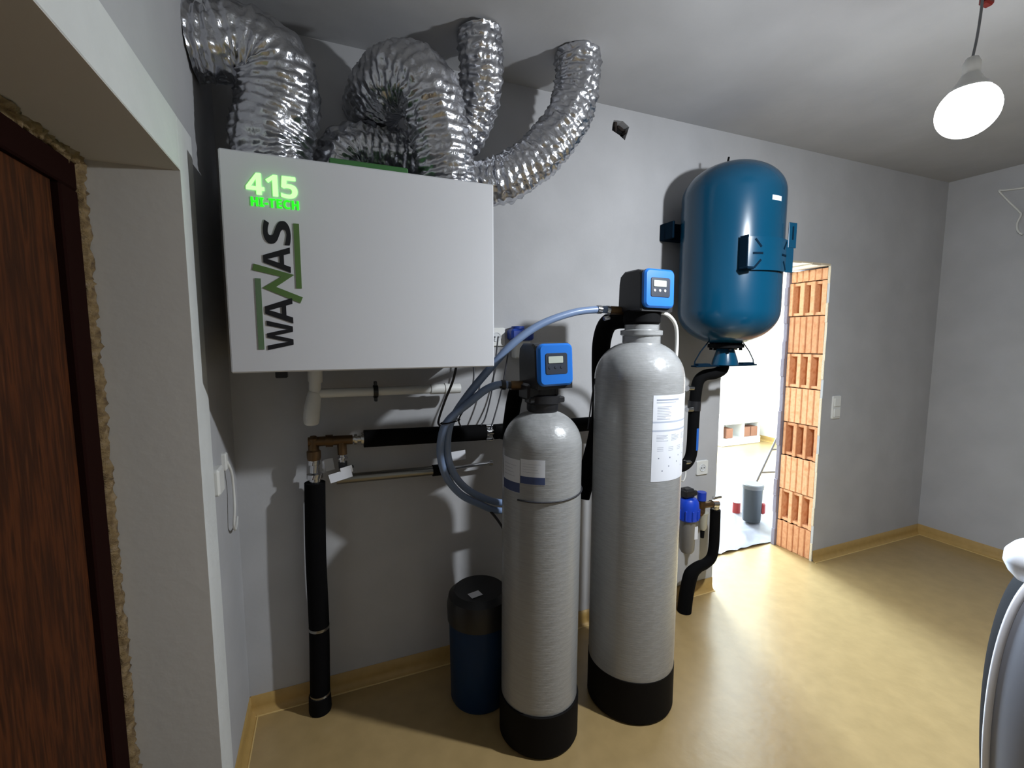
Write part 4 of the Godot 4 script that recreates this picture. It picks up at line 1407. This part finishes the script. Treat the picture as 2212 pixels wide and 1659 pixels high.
# ---------------------------------------------------------------- bare bulb on its cord
func bulb():
	var p := thing("bulb_lamp", "bare glowing bulb hanging from the ceiling on a thin cord", "lamp", LAMP_AT + Vector3(0, -0.06, 0))
	var g := geo(p)
	var prof := []
	for k in 17:
		var a := -PI / 2 + k / 16.0 * (PI / 2 + 0.84)
		prof.append(Vector2(0.064 * cos(a) if k else 0.0, 0.064 * sin(a)))
	prof.append(Vector2(0.0, 0.0478))
	g.lathe(prof, Transform3D(Basis(), LAMP_AT), 36, 0, TAU, 60)
	part(p, "bulb", g, M.bulb, "glowing white globe")
	g = geo(p)
	g.lathe([Vector2(0, 0.048), Vector2(0.043, 0.048), Vector2(0.040, 0.054), Vector2(0.026, 0.072), Vector2(0.018, 0.088), Vector2(0, 0.088)], Transform3D(Basis(), LAMP_AT), 28)
	part(p, "bulb_collar", g, M.white_plastic, "white collar of the bulb")
	g = geo(p)
	g.lathe([Vector2(0, 0.087), Vector2(0.018, 0.087), Vector2(0.018, 0.115), Vector2(0.012, 0.128), Vector2(0, 0.129)], Transform3D(Basis(), LAMP_AT), 20)
	part(p, "socket", g, M.white_plastic)
	g = geo(p)
	g.tube(smooth_path([LAMP_AT + Vector3(0, 0.128, 0), LAMP_AT + Vector3(0.012, 0.18, 0), LAMP_AT + Vector3(0.02, 0.26, 0), LAMP_AT + Vector3(0.022, 0.40, 0), LAMP_AT + Vector3(0.022, H - LAMP_AT.y, 0)], 6), 0.003, 8)
	part(p, "cord", g, M.casing)
	g = geo(p)
	g.span(LAMP_AT + Vector3(0.024, 0.262, -0.01), LAMP_AT + Vector3(0.056, 0.285, 0.01), 0.004)
	part(p, "connector", g, M.red, "red wire connector")

# ---------------------------------------------------------------- jacketed tank at the right edge
func jacket_tank():
	var c := Vector3(2.187, 0, 1.641)
	var t := thing("buffer_tank", "dark jacketed tank with pale piping and white cap at the right edge", "water tank", c)
	var g := geo(t)
	var prof := [Vector2(0, 0), Vector2(0.20, 0.0), Vector2(0.24, 0.03), Vector2(0.275, 0.16), Vector2(0.295, 0.36), Vector2(0.30, 0.55), Vector2(0.292, 0.70), Vector2(0.272, 0.82), Vector2(0.24, 0.90), Vector2(0.19, 0.955), Vector2(0.10, 0.985), Vector2(0, 0.99)]
	var fine := []
	for i in prof.size() - 1:
		for k in 5:
			var p0: Vector2 = prof[maxi(i - 1, 0)]
			var p3: Vector2 = prof[mini(i + 2, prof.size() - 1)]
			fine.append(prof[i].cubic_interpolate(prof[i + 1], p0, p3, k / 5.0) if i > 2 else prof[i].lerp(prof[i + 1], k / 5.0))
	fine.append(prof[-1])
	g.lathe(fine, Transform3D(Basis(), c), 72, 0, TAU, 60)
	part(t, "jacket", g, M.jacket_dark, "black jacket")
	# grey panel and pale piping that follow the outline
	g = geo(t)
	var band := geo(t)
	var a_in := deg_to_rad(227.0)
	var a_out := deg_to_rad(110.0)
	for k in range(12, 45):
		var p: Vector2 = fine[k]
		var q: Vector2 = fine[k + 1]
		for j in 12:
			var u := lerpf(a_in, a_out, j / 12.0)
			var v := lerpf(a_in, a_out, (j + 1) / 12.0)
			var e := 0.004
			g.quad(c + Vector3((p.x + e) * cos(u), p.y, (p.x + e) * sin(u)), c + Vector3((p.x + e) * cos(v), p.y, (p.x + e) * sin(v)), c + Vector3((q.x + e) * cos(v), q.y, (q.x + e) * sin(v)), c + Vector3((q.x + e) * cos(u), q.y, (q.x + e) * sin(u)), 1)
	part(t, "front_panel", g, M.jacket, "grey front panel of the jacket")
	var line := []
	for k in range(12, 46):
		var p: Vector2 = fine[k]
		line.append(c + Vector3((p.x + 0.005) * cos(a_in), p.y, (p.x + 0.005) * sin(a_in)))
	band.tube(line, 0.011, 12)
	part(t, "piping", band, M.piping, "pale shiny piping")
	g = geo(t)
	var tilt := Basis(Quaternion(Vector3.UP, Vector3(-0.30, 0.80, -0.52).normalized()))
	g.lathe([Vector2(0, -0.03), Vector2(0.056, -0.03), Vector2(0.062, -0.02), Vector2(0.064, 0.005), Vector2(0.058, 0.032), Vector2(0.042, 0.052), Vector2(0.02, 0.062), Vector2(0, 0.064)], Transform3D(tilt, Vector3(2.075, 0.925, 1.445)), 36, 0, TAU, 60)
	part(t, "cap", g, M.lid_white, "white domed cap")
